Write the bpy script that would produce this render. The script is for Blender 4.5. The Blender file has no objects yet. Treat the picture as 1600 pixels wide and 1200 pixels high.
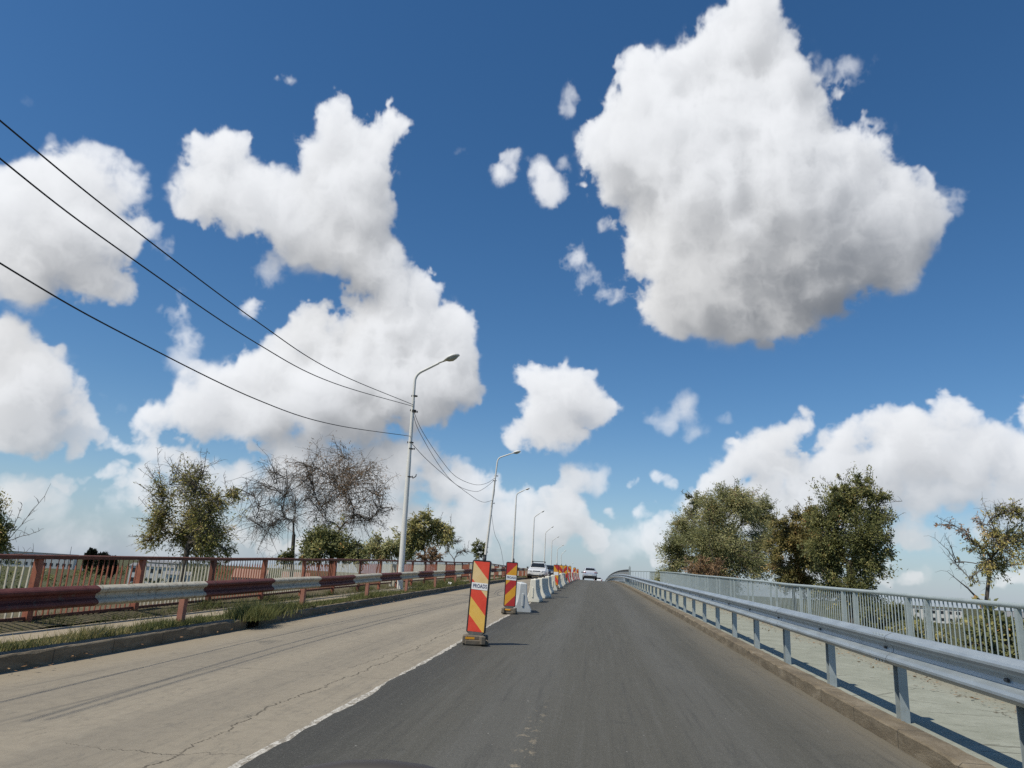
import bpy, bmesh, math, random
import numpy as np
from mathutils import Vector, Matrix
SC=bpy.context.scene; COL=SC.collection
rnd=random.Random(7); NR=np.random.default_rng(11)
R=math.radians
S0=0.02387; Y1=45.0; KV=0.00033; EYE=1.2
def zr(y):                                   # height of the road along the overpass: even climb, then over the crest
    if y<=Y1: return S0*y
    if y<=235: return S0*y-KV*(y-Y1)**2/2
    s=S0-KV*(235-Y1); return S0*235-KV*(235-Y1)**2/2+s*(y-235)
# ------------------------------------------------------------------ mesh helpers
class MB:
    def __init__(s): s.v=[]; s.f=[]; s.m=[]; s.sm=[]
    def add(s,vs,fs,m=0,smooth=False):
        o=len(s.v); s.v.extend(vs)
        for f in fs: s.f.append([i+o for i in f]); s.m.append(m); s.sm.append(smooth)
    def box(s,c,d,m=0,rz=0.0,rx=0.0,taper=1.0):
        x,y,z=d[0]/2,d[1]/2,d[2]/2
        M=Matrix.Translation(c)@Matrix.Rotation(rz,4,'Z')@Matrix.Rotation(rx,4,'X')
        vs=[]
        for sz in (-1,1):
            k=taper if sz>0 else 1
            for a,b in ((-1,-1),(1,-1),(1,1),(-1,1)): vs.append(tuple(M@Vector((a*x*k,b*y*k,sz*z))))
        s.add(vs,[[3,2,1,0],[4,5,6,7],[0,1,5,4],[1,2,6,5],[2,3,7,6],[3,0,4,7]],m)
    def tube(s,pts,rad,n=8,m=0,cap=True,smooth=True):
        pts=[Vector(p) for p in pts]
        if not hasattr(rad,'__len__'): rad=[rad]*len(pts)
        vs=[];fs=[]
        prev=None
        for i,p in enumerate(pts):
            t=(pts[min(i+1,len(pts)-1)]-pts[max(i-1,0)])
            if t.length<1e-9: t=Vector((0,0,1))
            t.normalize()
            if prev is None:
                a=t.cross(Vector((0,0,1)))
                if a.length<.05: a=t.cross(Vector((1,0,0)))
            else:
                a=prev-t*prev.dot(t)
                if a.length<1e-6: a=t.cross(Vector((1,0,0)))
            a.normalize(); prev=a; b=t.cross(a)
            for k in range(n):
                q=2*math.pi*k/n; vs.append(tuple(p+(a*math.cos(q)+b*math.sin(q))*rad[i]))
        for i in range(len(pts)-1):
            for k in range(n): fs.append([i*n+k,i*n+(k+1)%n,(i+1)*n+(k+1)%n,(i+1)*n+k])
        s.add(vs,fs,m,smooth)
        if cap:
            s.add(vs[:n],[list(range(n))[::-1]],m,False); s.add(vs[-n:],[list(range(n))],m,False)
    def loft(s,secs,m=0,closed=True,cap=True,smooth=False):
        n=len(secs[0]); vs=[p for q in secs for p in q]; fs=[]
        for i in range(len(secs)-1):
            for k in range(n if closed else n-1): fs.append([i*n+k,i*n+(k+1)%n,(i+1)*n+(k+1)%n,(i+1)*n+k])
        if cap and closed: fs.append(list(range(n))[::-1]); fs.append([(len(secs)-1)*n+k for k in range(n)])
        s.add(vs,fs,m,smooth)
    def lathe(s,prof,n=20,m=0,M=None,smooth=True):
        vs=[];fs=[]
        for r,z in prof:
            for k in range(n):
                q=2*math.pi*k/n; p=Vector((r*math.cos(q),r*math.sin(q),z)); vs.append(tuple(M@p if M else p))
        for i in range(len(prof)-1):
            for k in range(n): fs.append([i*n+k,i*n+(k+1)%n,(i+1)*n+(k+1)%n,(i+1)*n+k])
        fs.append(list(range(n))[::-1]); fs.append([(len(prof)-1)*n+k for k in range(n)])
        s.add(vs,fs,m,smooth)
    def build(s,name,mats,parent=None,bevel=0.0,seg=2):
        me=bpy.data.meshes.new(name); me.from_pydata(s.v,[],s.f)
        if not isinstance(mats,(list,tuple)): mats=[mats]
        for m in mats: me.materials.append(m)
        me.polygons.foreach_set('material_index',s.m); me.polygons.foreach_set('use_smooth',s.sm)
        bm=bmesh.new(); bm.from_mesh(me)
        if bevel>0:
            bmesh.ops.remove_doubles(bm,verts=bm.verts,dist=1e-5)
        bmesh.ops.recalc_face_normals(bm,faces=bm.faces); bm.to_mesh(me); bm.free(); me.update()
        o=bpy.data.objects.new(name,me); COL.objects.link(o)
        if parent: o.parent=parent
        if bevel>0:
            b=o.modifiers.new('b','BEVEL'); b.width=bevel; b.segments=seg; b.limit_method='ANGLE'; b.angle_limit=R(35)
        return o
def np_mesh(name,V,Fq,mats,parent=None,tint=None,smooth=False):
    me=bpy.data.meshes.new(name); V=np.asarray(V,np.float32); Fq=np.asarray(Fq,np.int32)
    n=len(V); m=len(Fq); k=Fq.shape[1]
    me.vertices.add(n); me.vertices.foreach_set('co',V.ravel())
    me.loops.add(m*k); me.loops.foreach_set('vertex_index',Fq.ravel())
    me.polygons.add(m); me.polygons.foreach_set('loop_start',np.arange(m,dtype=np.int32)*k)
    me.polygons.foreach_set('use_smooth',np.full(m,smooth))
    me.update(calc_edges=True); me.validate()
    if tint is not None:
        a=me.attributes.new('tint','FLOAT','FACE'); a.data.foreach_set('value',np.asarray(tint,np.float32))
    for q in (mats if isinstance(mats,(list,tuple)) else [mats]): me.materials.append(q)
    o=bpy.data.objects.new(name,me); COL.objects.link(o)
    if parent: o.parent=parent
    return o
def tag(o,label=None,cat=None,group=None,kind=None):
    if label: o['label']=label
    if cat: o['category']=cat
    if group: o['group']=group
    if kind: o['kind']=kind
    return o
def thing(name,loc,label,cat,group=None,rz=0.0):
    o=bpy.data.objects.new(name,None); COL.objects.link(o); o.location=loc; o.rotation_euler=(0,0,rz); o.empty_display_size=.2
    return tag(o,label,cat,group)
KIDS={}
def kids(o):
    return [c for c in COL.objects if c.parent==o]
def copy_tree(o,parent=None):
    c=o.copy(); COL.objects.link(c)
    if parent: c.parent=parent
    for ch in kids(o): copy_tree(ch,c)
    return c
# ------------------------------------------------------------------ materials
def newmat(name):
    m=bpy.data.materials.new(name); m.use_nodes=True; nt=m.node_tree; b=nt.nodes['Principled BSDF']; return m,nt,b
class N:                                       # tiny node-writing helper
    def __init__(s,nt): s.nt=nt
    def new(s,t,**kw):
        n=s.nt.nodes.new(t)
        for k,v in kw.items(): setattr(n,k,v)
        return n
    def put(s,sock,v):
        if isinstance(v,(int,float)): sock.default_value=v
        elif isinstance(v,tuple): sock.default_value=v
        else: s.nt.links.new(v,sock)
    def math(s,op,a,b=0.0,c=None,clamp=False):
        n=s.new('ShaderNodeMath',operation=op,use_clamp=clamp); s.put(n.inputs[0],a); s.put(n.inputs[1],b)
        if c is not None: s.put(n.inputs[2],c)
        return n.outputs[0]
    def noise(s,vec,scale,detail=4,rough=.55,dist=0.0,dim='3D'):
        n=s.new('ShaderNodeTexNoise',noise_dimensions=dim)
        if dim=='1D': s.put(n.inputs['W'],vec)
        else: s.put(n.inputs['Vector'],vec)
        n.inputs['Scale'].default_value=scale; n.inputs['Detail'].default_value=detail; n.inputs['Roughness'].default_value=rough; n.inputs['Distortion'].default_value=dist
        return n.outputs['Fac']
    def vor(s,vec,scale,feature='F1',out='Distance'):
        n=s.new('ShaderNodeTexVoronoi',feature=feature); s.put(n.inputs['Vector'],vec); n.inputs['Scale'].default_value=scale; return n.outputs[out]
    def ramp(s,f,stops,interp='LINEAR'):
        n=s.new('ShaderNodeValToRGB'); n.color_ramp.interpolation=interp; e=n.color_ramp.elements
        while len(e)<len(stops): e.new(0.5)
        for q,(p,c) in zip(e,stops):
            q.position=p; q.color=(c,c,c,1) if isinstance(c,(int,float)) else (*c,1)
        s.put(n.inputs['Fac'],f); return n.outputs['Color']
    def mix(s,f,a,b,mode='MIX'):
        n=s.new('ShaderNodeMix',data_type='RGBA',blend_type=mode); s.put(n.inputs[0],f)
        s.put(n.inputs[6],(*a,1) if isinstance(a,tuple) and len(a)==3 else a); s.put(n.inputs[7],(*b,1) if isinstance(b,tuple) and len(b)==3 else b)
        return n.outputs[2]
    def step(s,v,e0,e1):
        n=s.new('ShaderNodeMapRange',interpolation_type='SMOOTHSTEP'); s.put(n.inputs[0],v); s.put(n.inputs[1],e0); s.put(n.inputs[2],e1); return n.outputs[0]
    def pos(s):
        g=s.new('ShaderNodeNewGeometry'); x=s.new('ShaderNodeSeparateXYZ'); s.nt.links.new(g.outputs['Position'],x.inputs[0]); return g.outputs['Position'],x.outputs[0],x.outputs[1],x.outputs[2]
    def obj(s):
        g=s.new('ShaderNodeTexCoord'); return g.outputs['Object']
    def stretch(s,v,sc):
        n=s.new('ShaderNodeVectorMath',operation='MULTIPLY'); s.put(n.inputs[0],v); n.inputs[1].default_value=sc; return n.outputs[0]
    def bump(s,h,strength=.3,dist=.01):
        n=s.new('ShaderNodeBump'); n.inputs['Strength'].default_value=strength; n.inputs['Distance'].default_value=dist; s.put(n.inputs['Height'],h); return n.outputs[0]
def worn(name,c1,c2,c3=None,scale=6.0,rough=.75,metal=0.0,thr=(.55,.7),bump=.2,spec=.35):
    """paint or metal with broad tone drift, and patches of c3 (rust, chips, dirt)"""
    m,nt,b=newmat(name); n=N(nt); v=n.obj()
    f=n.noise(v,scale,5,.6); col=n.ramp(f,[(.3,c1),(.7,c2)])
    if c3:
        g=n.noise(v,scale*2.3,6,.7,.6); col=n.mix(n.step(g,thr[0],thr[1]),col,c3)
    n.put(b.inputs['Base Color'],col); b.inputs['Roughness'].default_value=rough; b.inputs['Metallic'].default_value=metal
    b.inputs['Specular IOR Level'].default_value=spec
    if bump: n.put(b.inputs['Normal'],n.bump(n.noise(v,scale*9,3),bump,.004))
    return m
def flat(name,c,rough=.6,metal=0.0,spec=.4,coat=0.0):
    m,nt,b=newmat(name); n=N(nt); v=n.obj()
    f=n.noise(v,4.0,3); n.put(b.inputs['Base Color'],n.ramp(f,[(.3,tuple(x*.93 for x in c)),(.7,tuple(min(1,x*1.06) for x in c))]))
    b.inputs['Roughness'].default_value=rough; b.inputs['Metallic'].default_value=metal; b.inputs['Specular IOR Level'].default_value=spec
    b.inputs['Coat Weight'].default_value=coat
    return m
M={}
# --- old pale carriageway on the left
m,nt,b=newmat('old_asphalt'); n=N(nt); P,X,Y,Z=n.pos()
P2=n.stretch(P,(1,.12,1))
big=n.noise(P2,1.1,4,.6); grit=n.noise(P,75,4,.8); mid=n.noise(P,9,5,.65,.4)
base=n.mix(big,(.265,.228,.168),(.33,.288,.218))
base=n.mix(n.math('MULTIPLY',n.step(mid,.42,.72),.35),base,(.175,.152,.118))
def band(c,w,amp=.25,sc=.12):
    wob=n.math('MULTIPLY',n.math('SUBTRACT',n.noise(Y,sc,3,.5,0,'1D'),.5),amp)
    d=n.math('ABSOLUTE',n.math('ADD',n.math('SUBTRACT',X,c),wob)); return n.step(d,w,w*.35)
trk=n.math('MAXIMUM',n.math('MAXIMUM',band(-4.15,.62),band(-2.95,.45)),n.math('MULTIPLY',band(-4.75,.25),.6))
trk=n.math('MULTIPLY',trk,n.math('ADD',n.math('MULTIPLY',n.noise(P2,2.2,5,.65),1.1),-.12),clamp=True)
base=n.mix(n.math('MULTIPLY',trk,.60),base,(.125,.113,.094))
for c,w in ((-3.95,.035),(-4.55,.045),(-4.80,.02)):
    base=n.mix(n.math('MULTIPLY',band(c,w,.22,.3),n.math('MULTIPLY',n.step(n.noise(P2,1.7,4,.6),.35,.6),.38)),base,(.10,.095,.085))
fl=n.noise(n.stretch(P,(3.2,.9,1)),5,6,.8,.3); base=n.mix(n.math('MULTIPLY',n.step(fl,.53,.68),.5),base,(.13,.12,.10)); base=n.mix(n.math('MULTIPLY',n.step(fl,.45,.3),.35),base,(.33,.30,.24))
st=n.noise(n.stretch(P,(6,.2,1)),2.4,5,.7); base=n.mix(n.math('MULTIPLY',n.step(st,.5,.72),.40),base,(.13,.12,.10))
sm=n.math('MULTIPLY',n.step(n.vor(n.stretch(P,(.9,.5,1)),.9),.22,.02),n.step(n.noise(n.stretch(P,(6,1.2,1)),4,6,.75),.45,.6))
base=n.mix(n.math('MULTIPLY',sm,.8),base,(.06,.062,.06))
dust=n.step(X,-4.85,-5.35); base=n.mix(n.math('MULTIPLY',dust,n.math('ADD',n.math('MULTIPLY',mid,.5),.45)),base,(.29,.243,.172))
def crack(coord,along,c,w,a1,a2,s1,s2,mask=None):
    o=n.math('ADD',n.math('MULTIPLY',n.math('SUBTRACT',n.noise(along,s1,2,.5,0,'1D'),.5),a1),n.math('MULTIPLY',n.math('SUBTRACT',n.noise(along,s2,5,.8,0,'1D'),.5),a2))
    d=n.math('ABSOLUTE',n.math('ADD',n.math('SUBTRACT',coord,c),o))
    ww=n.math('MULTIPLY',n.noise(along,s2*.7,2,.5,0,'1D'),w*2)
    r=n.math('LESS_THAN',d,ww)
    if mask is not None: r=n.math('MULTIPLY',r,mask)
    return r
ck=crack(X,Y,-2.42,.0075,.55,.22,.25,1.6)
ck=n.math('MAXIMUM',ck,crack(X,n.math('ADD',Y,37.3),-2.62,.005,.7,.2,.35,2.1,n.math('GREATER_THAN',n.noise(Y,.5,1,.5,0,'1D'),.52)))
for yc,k in ((4.6,1),(7.9,3),(10.9,5),(14.2,2),(19,4),(27,6)):
    ck=n.math('MAXIMUM',ck,crack(Y,n.math('ADD',X,k*11.0),yc,.0045,.6,.22,.8,2.6,n.math('GREATER_THAN',X,-2.7-.5*k%1.8)))
base=n.mix(n.math('MULTIPLY',ck,.75),base,(.05,.042,.03))
base=n.mix(n.math('MULTIPLY',n.step(grit,.5,.75),.3),base,(.33,.3,.25)); base=n.mix(n.math('MULTIPLY',n.step(grit,.46,.25),.35),base,(.11,.1,.085))
n.put(b.inputs['Base Color'],base); b.inputs['Roughness'].default_value=.88; b.inputs['Specular IOR Level'].default_value=.25
n.put(b.inputs['Normal'],n.bump(n.math('SUBTRACT',grit,n.math('MULTIPLY',ck,2)),.35,.006)); M['old']=m
# --- fresh dark asphalt on the right
m,nt,b=newmat('new_asphalt'); n=N(nt); P,X,Y,Z=n.pos(); P2=n.stretch(P,(1,.1,1))
grit=n.noise(P,85,4,.85); mid=n.noise(P2,1.6,5,.6); fine=n.noise(P,22,4,.7)
base=n.mix(mid,(.074,.071,.057),(.101,.096,.078))
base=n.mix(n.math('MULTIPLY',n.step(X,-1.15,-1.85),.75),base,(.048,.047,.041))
wt=n.math('MAXIMUM',band(-.65,.42),band(1.05,.42)); base=n.mix(n.math('MULTIPLY',wt,n.math('MULTIPLY',mid,.7)),base,(.122,.120,.108))
base=n.mix(n.math('MULTIPLY',n.step(n.math('ADD',X,n.math('MULTIPLY',n.math('SUBTRACT',n.noise(P2,1.2,4),.5),.9)),1.55,2.35),.80),base,(.17,.150,.112))
st=n.noise(n.stretch(P,(7,.22,1)),2.2,5,.7); base=n.mix(n.math('MULTIPLY',n.step(st,.5,.7),.35),base,(.125,.122,.108)); base=n.mix(n.math('MULTIPLY',n.step(st,.48,.3),.4),base,(.05,.049,.044))
blot=n.noise(P,2.6,6,.75,.5); base=n.mix(n.math('MULTIPLY',n.step(blot,.54,.72),.4),base,(.055,.054,.048)); base=n.mix(n.math('MULTIPLY',n.step(fine,.55,.72),.4),base,(.135,.13,.115))
sp=n.math('MULTIPLY',n.step(n.math('ABSOLUTE',n.math('ADD',n.math('ADD',X,.42),n.math('MULTIPLY',n.math('SUBTRACT',n.noise(Y,.8,3,.5,0,'1D'),.5),.3))),.13,.02),n.step(n.noise(n.stretch(P,(1.6,.8,1)),7,5,.75),.55,.62))
base=n.mix(n.math('MULTIPLY',n.math('MULTIPLY',sp,n.step(Y,8.0,5.2)),.6),base,(.34,.28,.19))
peb=n.math('MULTIPLY',n.step(n.vor(P,9),.07,.045),n.step(n.noise(P,3.1,2),.5,.62)); base=n.mix(n.math('MULTIPLY',peb,.8),base,(.42,.40,.36))
base=n.mix(n.math('MULTIPLY',n.step(grit,.54,.74),.75),base,(.25,.24,.21)); base=n.mix(n.math('MULTIPLY',n.step(grit,.46,.28),.65),base,(.028,.027,.024))
n.put(b.inputs['Base Color'],base); b.inputs['Roughness'].default_value=.82; b.inputs['Specular IOR Level'].default_value=.3
n.put(b.inputs['Normal'],n.bump(n.math('ADD',grit,fine),.5,.006)); M['new']=m
# --- worn white line
m,nt,b=newmat('line_paint'); n=N(nt); P,X,Y,Z=n.pos(); w=n.noise(n.stretch(P,(1.5,.6,1)),20,6,.8,.6)
n.put(b.inputs['Base Color'],n.mix(n.step(w,.44,.56),(.56,.53,.46),(.25,.22,.17))); b.inputs['Roughness'].default_value=.8; M['line']=m
# --- ground, verge, paths, kerbs
def soil(name,c1,c2,c3,sc=2.0,bump=.5):
    m,nt,b=newmat(name); n=N(nt); P,X,Y,Z=n.pos()
    f=n.noise(P,sc,6,.65,.3); g=n.noise(P,sc*14,4,.7)
    col=n.mix(n.math('MULTIPLY',n.step(g,.4,.65),.5),n.ramp(f,[(.3,c1),(.6,c2)]),c3)
    n.put(b.inputs['Base Color'],col); b.inputs['Roughness'].default_value=.95; b.inputs['Specular IOR Level'].default_value=.15
    n.put(b.inputs['Normal'],n.bump(n.math('ADD',f,g),bump,.03)); return m
M['soil']=soil('verge_soil',(.10,.085,.05),(.17,.14,.09),(.07,.075,.03))
M['path']=soil('path_concrete',(.30,.25,.175),(.36,.305,.22),(.25,.21,.15),1.5,.2)
M['land']=soil('land_scrub',(.055,.062,.026),(.10,.095,.045),(.045,.05,.02),.05,.3)
m,nt,b=newmat('sidewalk_render'); n=N(nt); P,X,Y,Z=n.pos()
f=n.noise(P,1.8,6,.7,.4); g=n.noise(P,60,4,.75); h=n.noise(n.stretch(P,(1,2.2,1)),5.5,6,.75,.8)
col=n.ramp(f,[(.3,(.235,.245,.195)),(.62,(.33,.34,.28))]); col=n.mix(n.math('MULTIPLY',n.step(h,.53,.66),.5),col,(.15,.155,.12)); col=n.mix(n.math('MULTIPLY',n.step(g,.52,.7),.4),col,(.42,.42,.36)); col=n.mix(n.math('MULTIPLY',n.step(g,.46,.3),.35),col,(.13,.13,.10))
ek=n.vor(n.math('ADD',P,0) if 0 else P,.9,'DISTANCE_TO_EDGE'); kc=n.math('MULTIPLY',n.math('LESS_THAN',n.math('ADD',ek,n.math('MULTIPLY',n.math('SUBTRACT',h,.5),.10)),.008),n.math('GREATER_THAN',f,.5)); col=n.mix(n.math('MULTIPLY',kc,.6),col,(.09,.085,.065))
dst=n.step(n.math('ADD',X,n.math('MULTIPLY',n.math('SUBTRACT',f,.5),1.2)),3.8,4.35); col=n.mix(n.math('MULTIPLY',dst,.45),col,(.25,.19,.11))
n.put(b.inputs['Base Color'],col); b.inputs['Roughness'].default_value=.95; b.inputs['Specular IOR Level'].default_value=.15; n.put(b.inputs['Normal'],n.bump(n.math('ADD',h,g),.35,.015)); M['walk']=m
m,nt,b=newmat('kerb_stone'); n=N(nt); P,X,Y,Z=n.pos(); f=n.noise(n.stretch(P,(1,.6,2.5)),3,6,.7,.5); g=n.noise(P,70,3,.7)
col=n.ramp(f,[(.28,(.085,.066,.040)),(.5,(.165,.130,.082)),(.68,(.26,.215,.148))]); col=n.mix(n.math('MULTIPLY',n.step(g,.45,.7),.3),col,(.26,.22,.16))
jt=n.math('LESS_THAN',n.math('ABSOLUTE',n.math('SUBTRACT',n.math('FRACT',n.math('MULTIPLY',Y,1.0)),.5)),.008); col=n.mix(n.math('MULTIPLY',jt,.7),col,(.04,.035,.025))
n.put(b.inputs['Base Color'],col); b.inputs['Roughness'].default_value=.92; n.put(b.inputs['Normal'],n.bump(n.math('ADD',f,g),.5,.015)); M['kerb']=m
# --- metals and paint
def galv(name,c1,c2,rough,metal):
    m,nt,b=newmat(name); n=N(nt); P,X,Y,Z=n.pos()
    f=n.noise(n.stretch(P,(1,.35,1)),7,4,.6); g=n.noise(P,45,3,.7)
    col=n.ramp(f,[(.3,c1),(.7,c2)]); col=n.mix(n.math('MULTIPLY',g,.25),col,(.30,.33,.34))
    dirt=n.step(n.noise(n.stretch(P,(1,.5,1)),3.3,6,.7),.56,.78); col=n.mix(n.math('MULTIPLY',dirt,.45),col,(.17,.16,.14))
    n.put(b.inputs['Base Color'],col); b.inputs['Metallic'].default_value=metal
    n.put(b.inputs['Roughness'],n.math('ADD',n.math('MULTIPLY',f,.2),rough)); return m
M['galv']=galv('galvanised_rail',(.40,.45,.47),(.52,.58,.60),.40,.65)
M['galv_post']=galv('galvanised_post',(.32,.37,.37),(.43,.48,.48),.48,.3)
M['zinc_fence']=galv('zinc_painted_fence',(.34,.40,.39),(.43,.48,.47),.5,.25)
M['old_galv']=galv('dull_grey_rail',(.30,.31,.30),(.40,.41,.39),.55,.3)
M['bolt']=flat('bolt_steel',(.10,.10,.10),.5,.6)
M['red_rail']=worn('maroon_rail_paint',(.085,.022,.019),(.145,.042,.034),(.12,.085,.065),5,.7,0,(.55,.72),.25)
M['cream_rail']=worn('cream_rail_paint',(.42,.38,.29),(.54,.50,.40),(.20,.15,.10),5,.7,0,(.50,.70),.25)
M['post_paint']=worn('salmon_post_paint',(.30,.13,.09),(.40,.19,.135),(.16,.08,.05),7,.8,0,(.58,.7))
M['red_fence']=worn('faded_red_fence_paint',(.26,.085,.05),(.38,.15,.09),(.13,.06,.04),9,.75,0,(.58,.7))
M['cream_fence']=worn('cream_fence_paint',(.50,.46,.34),(.62,.58,.47),(.33,.18,.11),9,.75,0,(.60,.72))
M['brown_rail']=worn('brown_handrail_paint',(.10,.036,.024),(.17,.066,.043),(.08,.05,.04),6,.7)
M['lamp_white']=worn('white_lamp_paint',(.68,.66,.60),(.76,.74,.68),(.58,.54,.46),3,.6,0,(.60,.75),.1)
M['lamp_cap']=flat('lamp_head_white',(.72,.71,.67),.45)
M['lamp_glass']=flat('lamp_bowl',(.42,.42,.36),.25,0,.5)
M['cable']=flat('black_cable',(.012,.012,.013),.6)
M['clamp']=flat('clamp_iron',(.06,.055,.05),.6,.3)
# --- boards and barriers
M['sign_red']=worn('reflective_red',(.66,.055,.03),(.74,.085,.045),(.45,.07,.05),8,.45,0,(.66,.78),.05)
M['sign_red2']=worn('reflective_dark_red',(.40,.025,.025),(.48,.045,.04),(.30,.05,.04),8,.45,0,(.66,.78),.05)
M['sign_cream']=worn('reflective_faded_yellow',(.68,.47,.20),(.75,.56,.29),(.55,.36,.13),8,.45,0,(.64,.78),.05)
M['sign_yellow']=worn('reflective_yellow',(.72,.42,.07),(.78,.50,.12),(.6,.33,.08),8,.45,0,(.66,.78),.05)
M['sign_amber']=worn('reflective_amber',(.66,.31,.025),(.72,.37,.04),(.5,.22,.03),8,.45,0,(.66,.78),.05)
M['sticker']=flat('white_sticker',(.80,.79,.76),.5)
M['ink']=flat('blue_black_ink',(.075,.085,.15),.6)
M['board_frame']=flat('black_board_plastic',(.022,.022,.022),.5)
M['board_grey']=worn('scuffed_grey_plastic',(.09,.088,.08),(.14,.135,.12),(.20,.19,.16),12,.7)
M['base_rubber']=worn('dusty_rubber_base',(.12,.10,.075),(.185,.155,.115),(.26,.22,.16),9,.9,0,(.5,.75),.5)
M['reflector']=flat('amber_reflector',(.75,.36,.03),.3)
M['plast_white']=worn('white_barrier_plastic',(.66,.62,.50),(.74,.71,.60),(.42,.38,.29),3,.5,0,(.60,.78),.05)
M['plast_shaded']=worn('shaded_white_barrier_plastic',(.50,.52,.51),(.60,.62,.61),(.36,.35,.30),3,.5,0,(.60,.78),.05)  # white barrier plastic again, with the grey of its shaded face put into the colour
M['plast_red']=worn('red_barrier_plastic',(.60,.06,.045),(.68,.09,.06),(.45,.1,.08),3,.45,0,(.64,.78),.05)
# --- cars
def paint(name,c,metal=0.0,rough=.3):
    m,nt,b=newmat(name); n=N(nt); v=n.obj(); f=n.noise(v,9,4)
    n.put(b.inputs['Base Color'],n.ramp(f,[(.3,tuple(x*.94 for x in c)),(.7,c)])); b.inputs['Metallic'].default_value=metal; b.inputs['Roughness'].default_value=rough
    b.inputs['Coat Weight'].default_value=.5; b.inputs['Coat Roughness'].default_value=.08; return m
M['car_white']=paint('white_car_paint',(.74,.74,.72)); M['car_silver']=paint('silver_car_paint',(.62,.63,.65),.35,.30); M['car_navy']=paint('navy_car_paint',(.012,.018,.035)); M['car_grey']=paint('dark_grey_car_paint',(.03,.032,.035))
M['glass']=flat('dark_car_glass',(.018,.021,.023),.22,0,.25)
M['black_plastic']=flat('black_car_plastic',(.018,.018,.019),.55)
M['tyre']=flat('tyre_rubber',(.02,.02,.02),.85); M['rim']=flat('alloy_rim',(.45,.46,.47),.35,.8)
M['headlamp']=flat('headlamp_lens',(.55,.57,.58),.1,.2); M['tail']=flat('tail_lamp_red',(.25,.01,.012),.2); M['plate']=flat('number_plate',(.72,.71,.66),.5)
# --- plants
def leafmat(name,stops,trans=.3):
    m,nt,b=newmat(name); n=N(nt); a=n.new('ShaderNodeAttribute',attribute_name='tint')
    col=n.ramp(a.outputs['Fac'],stops); n.put(b.inputs['Base Color'],col); b.inputs['Roughness'].default_value=.6; b.inputs['Specular IOR Level'].default_value=.25
    t=n.new('ShaderNodeBsdfTranslucent'); n.put(t.inputs['Color'],col); x=n.new('ShaderNodeMixShader'); x.inputs[0].default_value=trans
    nt.links.new(b.outputs[0],x.inputs[1]); nt.links.new(t.outputs[0],x.inputs[2]); nt.links.new(x.outputs[0],nt.nodes['Material Output'].inputs[0]); return m
M['leaf_olive']=leafmat('olive_leaves',[(0,(0.108,0.117,0.043)),(.4,(0.196,0.205,0.078)),(.7,(0.313,0.304,0.117)),(.9,(0.470,0.392,0.138)),(1,(0.509,0.274,0.097))])
M['leaf_grey']=leafmat('grey_green_leaves',[(0,(0.150,0.163,0.069)),(.35,(0.275,0.281,0.125)),(.7,(0.450,0.425,0.200)),(.9,(0.575,0.500,0.237)),(1,(0.450,0.275,0.150))],.4)
M['leaf_dark']=leafmat('dark_green_leaves',[(0,(0.098,0.111,0.042)),(.45,(0.208,0.215,0.078)),(.75,(0.377,0.351,0.137)),(.93,(0.546,0.442,0.169)),(1,(0.429,0.247,0.117))],.35)
M['leaf_yellow']=leafmat('yellow_green_leaves',[(0,(0.209,0.209,0.070)),(.5,(0.383,0.348,0.131)),(1,(0.626,0.504,0.209))])
M['leaf_turning']=leafmat('turning_leaves',[(0,(0.129,0.137,0.043)),(.35,(0.287,0.273,0.086)),(.7,(0.517,0.446,0.159)),(.9,(0.719,0.575,0.216)),(1,(0.747,0.489,0.259))],.4)
M['leaf_peach']=leafmat('dry_peach_leaves',[(0,(.35,.20,.10)),(1,(.55,.36,.22))])
M['leaf_brown']=leafmat('dry_brown_leaves',[(0,(0.174,0.113,0.061)),(.6,(0.330,0.209,0.113)),(1,(0.470,0.313,0.174))])
M['leaf_olivebrown']=leafmat('olive_brown_leaves',[(0,(0.120,0.114,0.042)),(.4,(0.252,0.222,0.078)),(.75,(0.408,0.324,0.120)),(1,(0.480,0.288,0.120))],.35)
M['leaf_black']=leafmat('very_dark_leaves',[(0,(.015,.02,.012)),(1,(.035,.042,.022))],.1)
M['grass']=leafmat('verge_grass_blades',[(0,(.075,.092,.03)),(.4,(.15,.165,.055)),(.75,(.28,.26,.10)),(1,(.46,.38,.19))],.35)
M['litter']=leafmat('dry_leaf_litter',[(0,(.18,.10,.05)),(.5,(.30,.17,.08)),(1,(.42,.27,.13))],.1)
def bark(name,c1,c2):
    m,nt,b=newmat(name); n=N(nt); v=n.obj(); f=n.noise(n.stretch(v,(1,1,.25)),14,5,.7); n.put(b.inputs['Base Color'],n.ramp(f,[(.35,c1),(.7,c2)])); b.inputs['Roughness'].default_value=.9
    n.put(b.inputs['Normal'],n.bump(f,.6,.02)); return m
M['bark']=bark('dark_bark',(.055,.043,.032),(.13,.105,.08)); M['bark_grey']=bark('grey_bark',(.075,.062,.05),(.15,.125,.10)); M['twig_grey']=bark('grey_twigs',(.09,.075,.06),(.17,.145,.12)); M['twig_tan']=bark('tan_twigs',(.11,.085,.062),(.20,.16,.12))
M['wall_white']=flat('white_render',(.62,.61,.57),.85); M['wall_tan']=flat('tan_render',(.42,.35,.27),.85); M['roof_orange']=flat('orange_roof_tiles',(.34,.20,.145),.85); M['roof_grey']=flat('grey_roof_sheet',(.22,.22,.22),.7); M['win']=flat('dark_window_pane',(.03,.035,.04),.15)
M['wheel_leather']=flat('steering_wheel_leather',(.055,.048,.042),.5); M['wheel_dark']=flat('steering_hub_plastic',(.02,.02,.02),.55)
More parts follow.
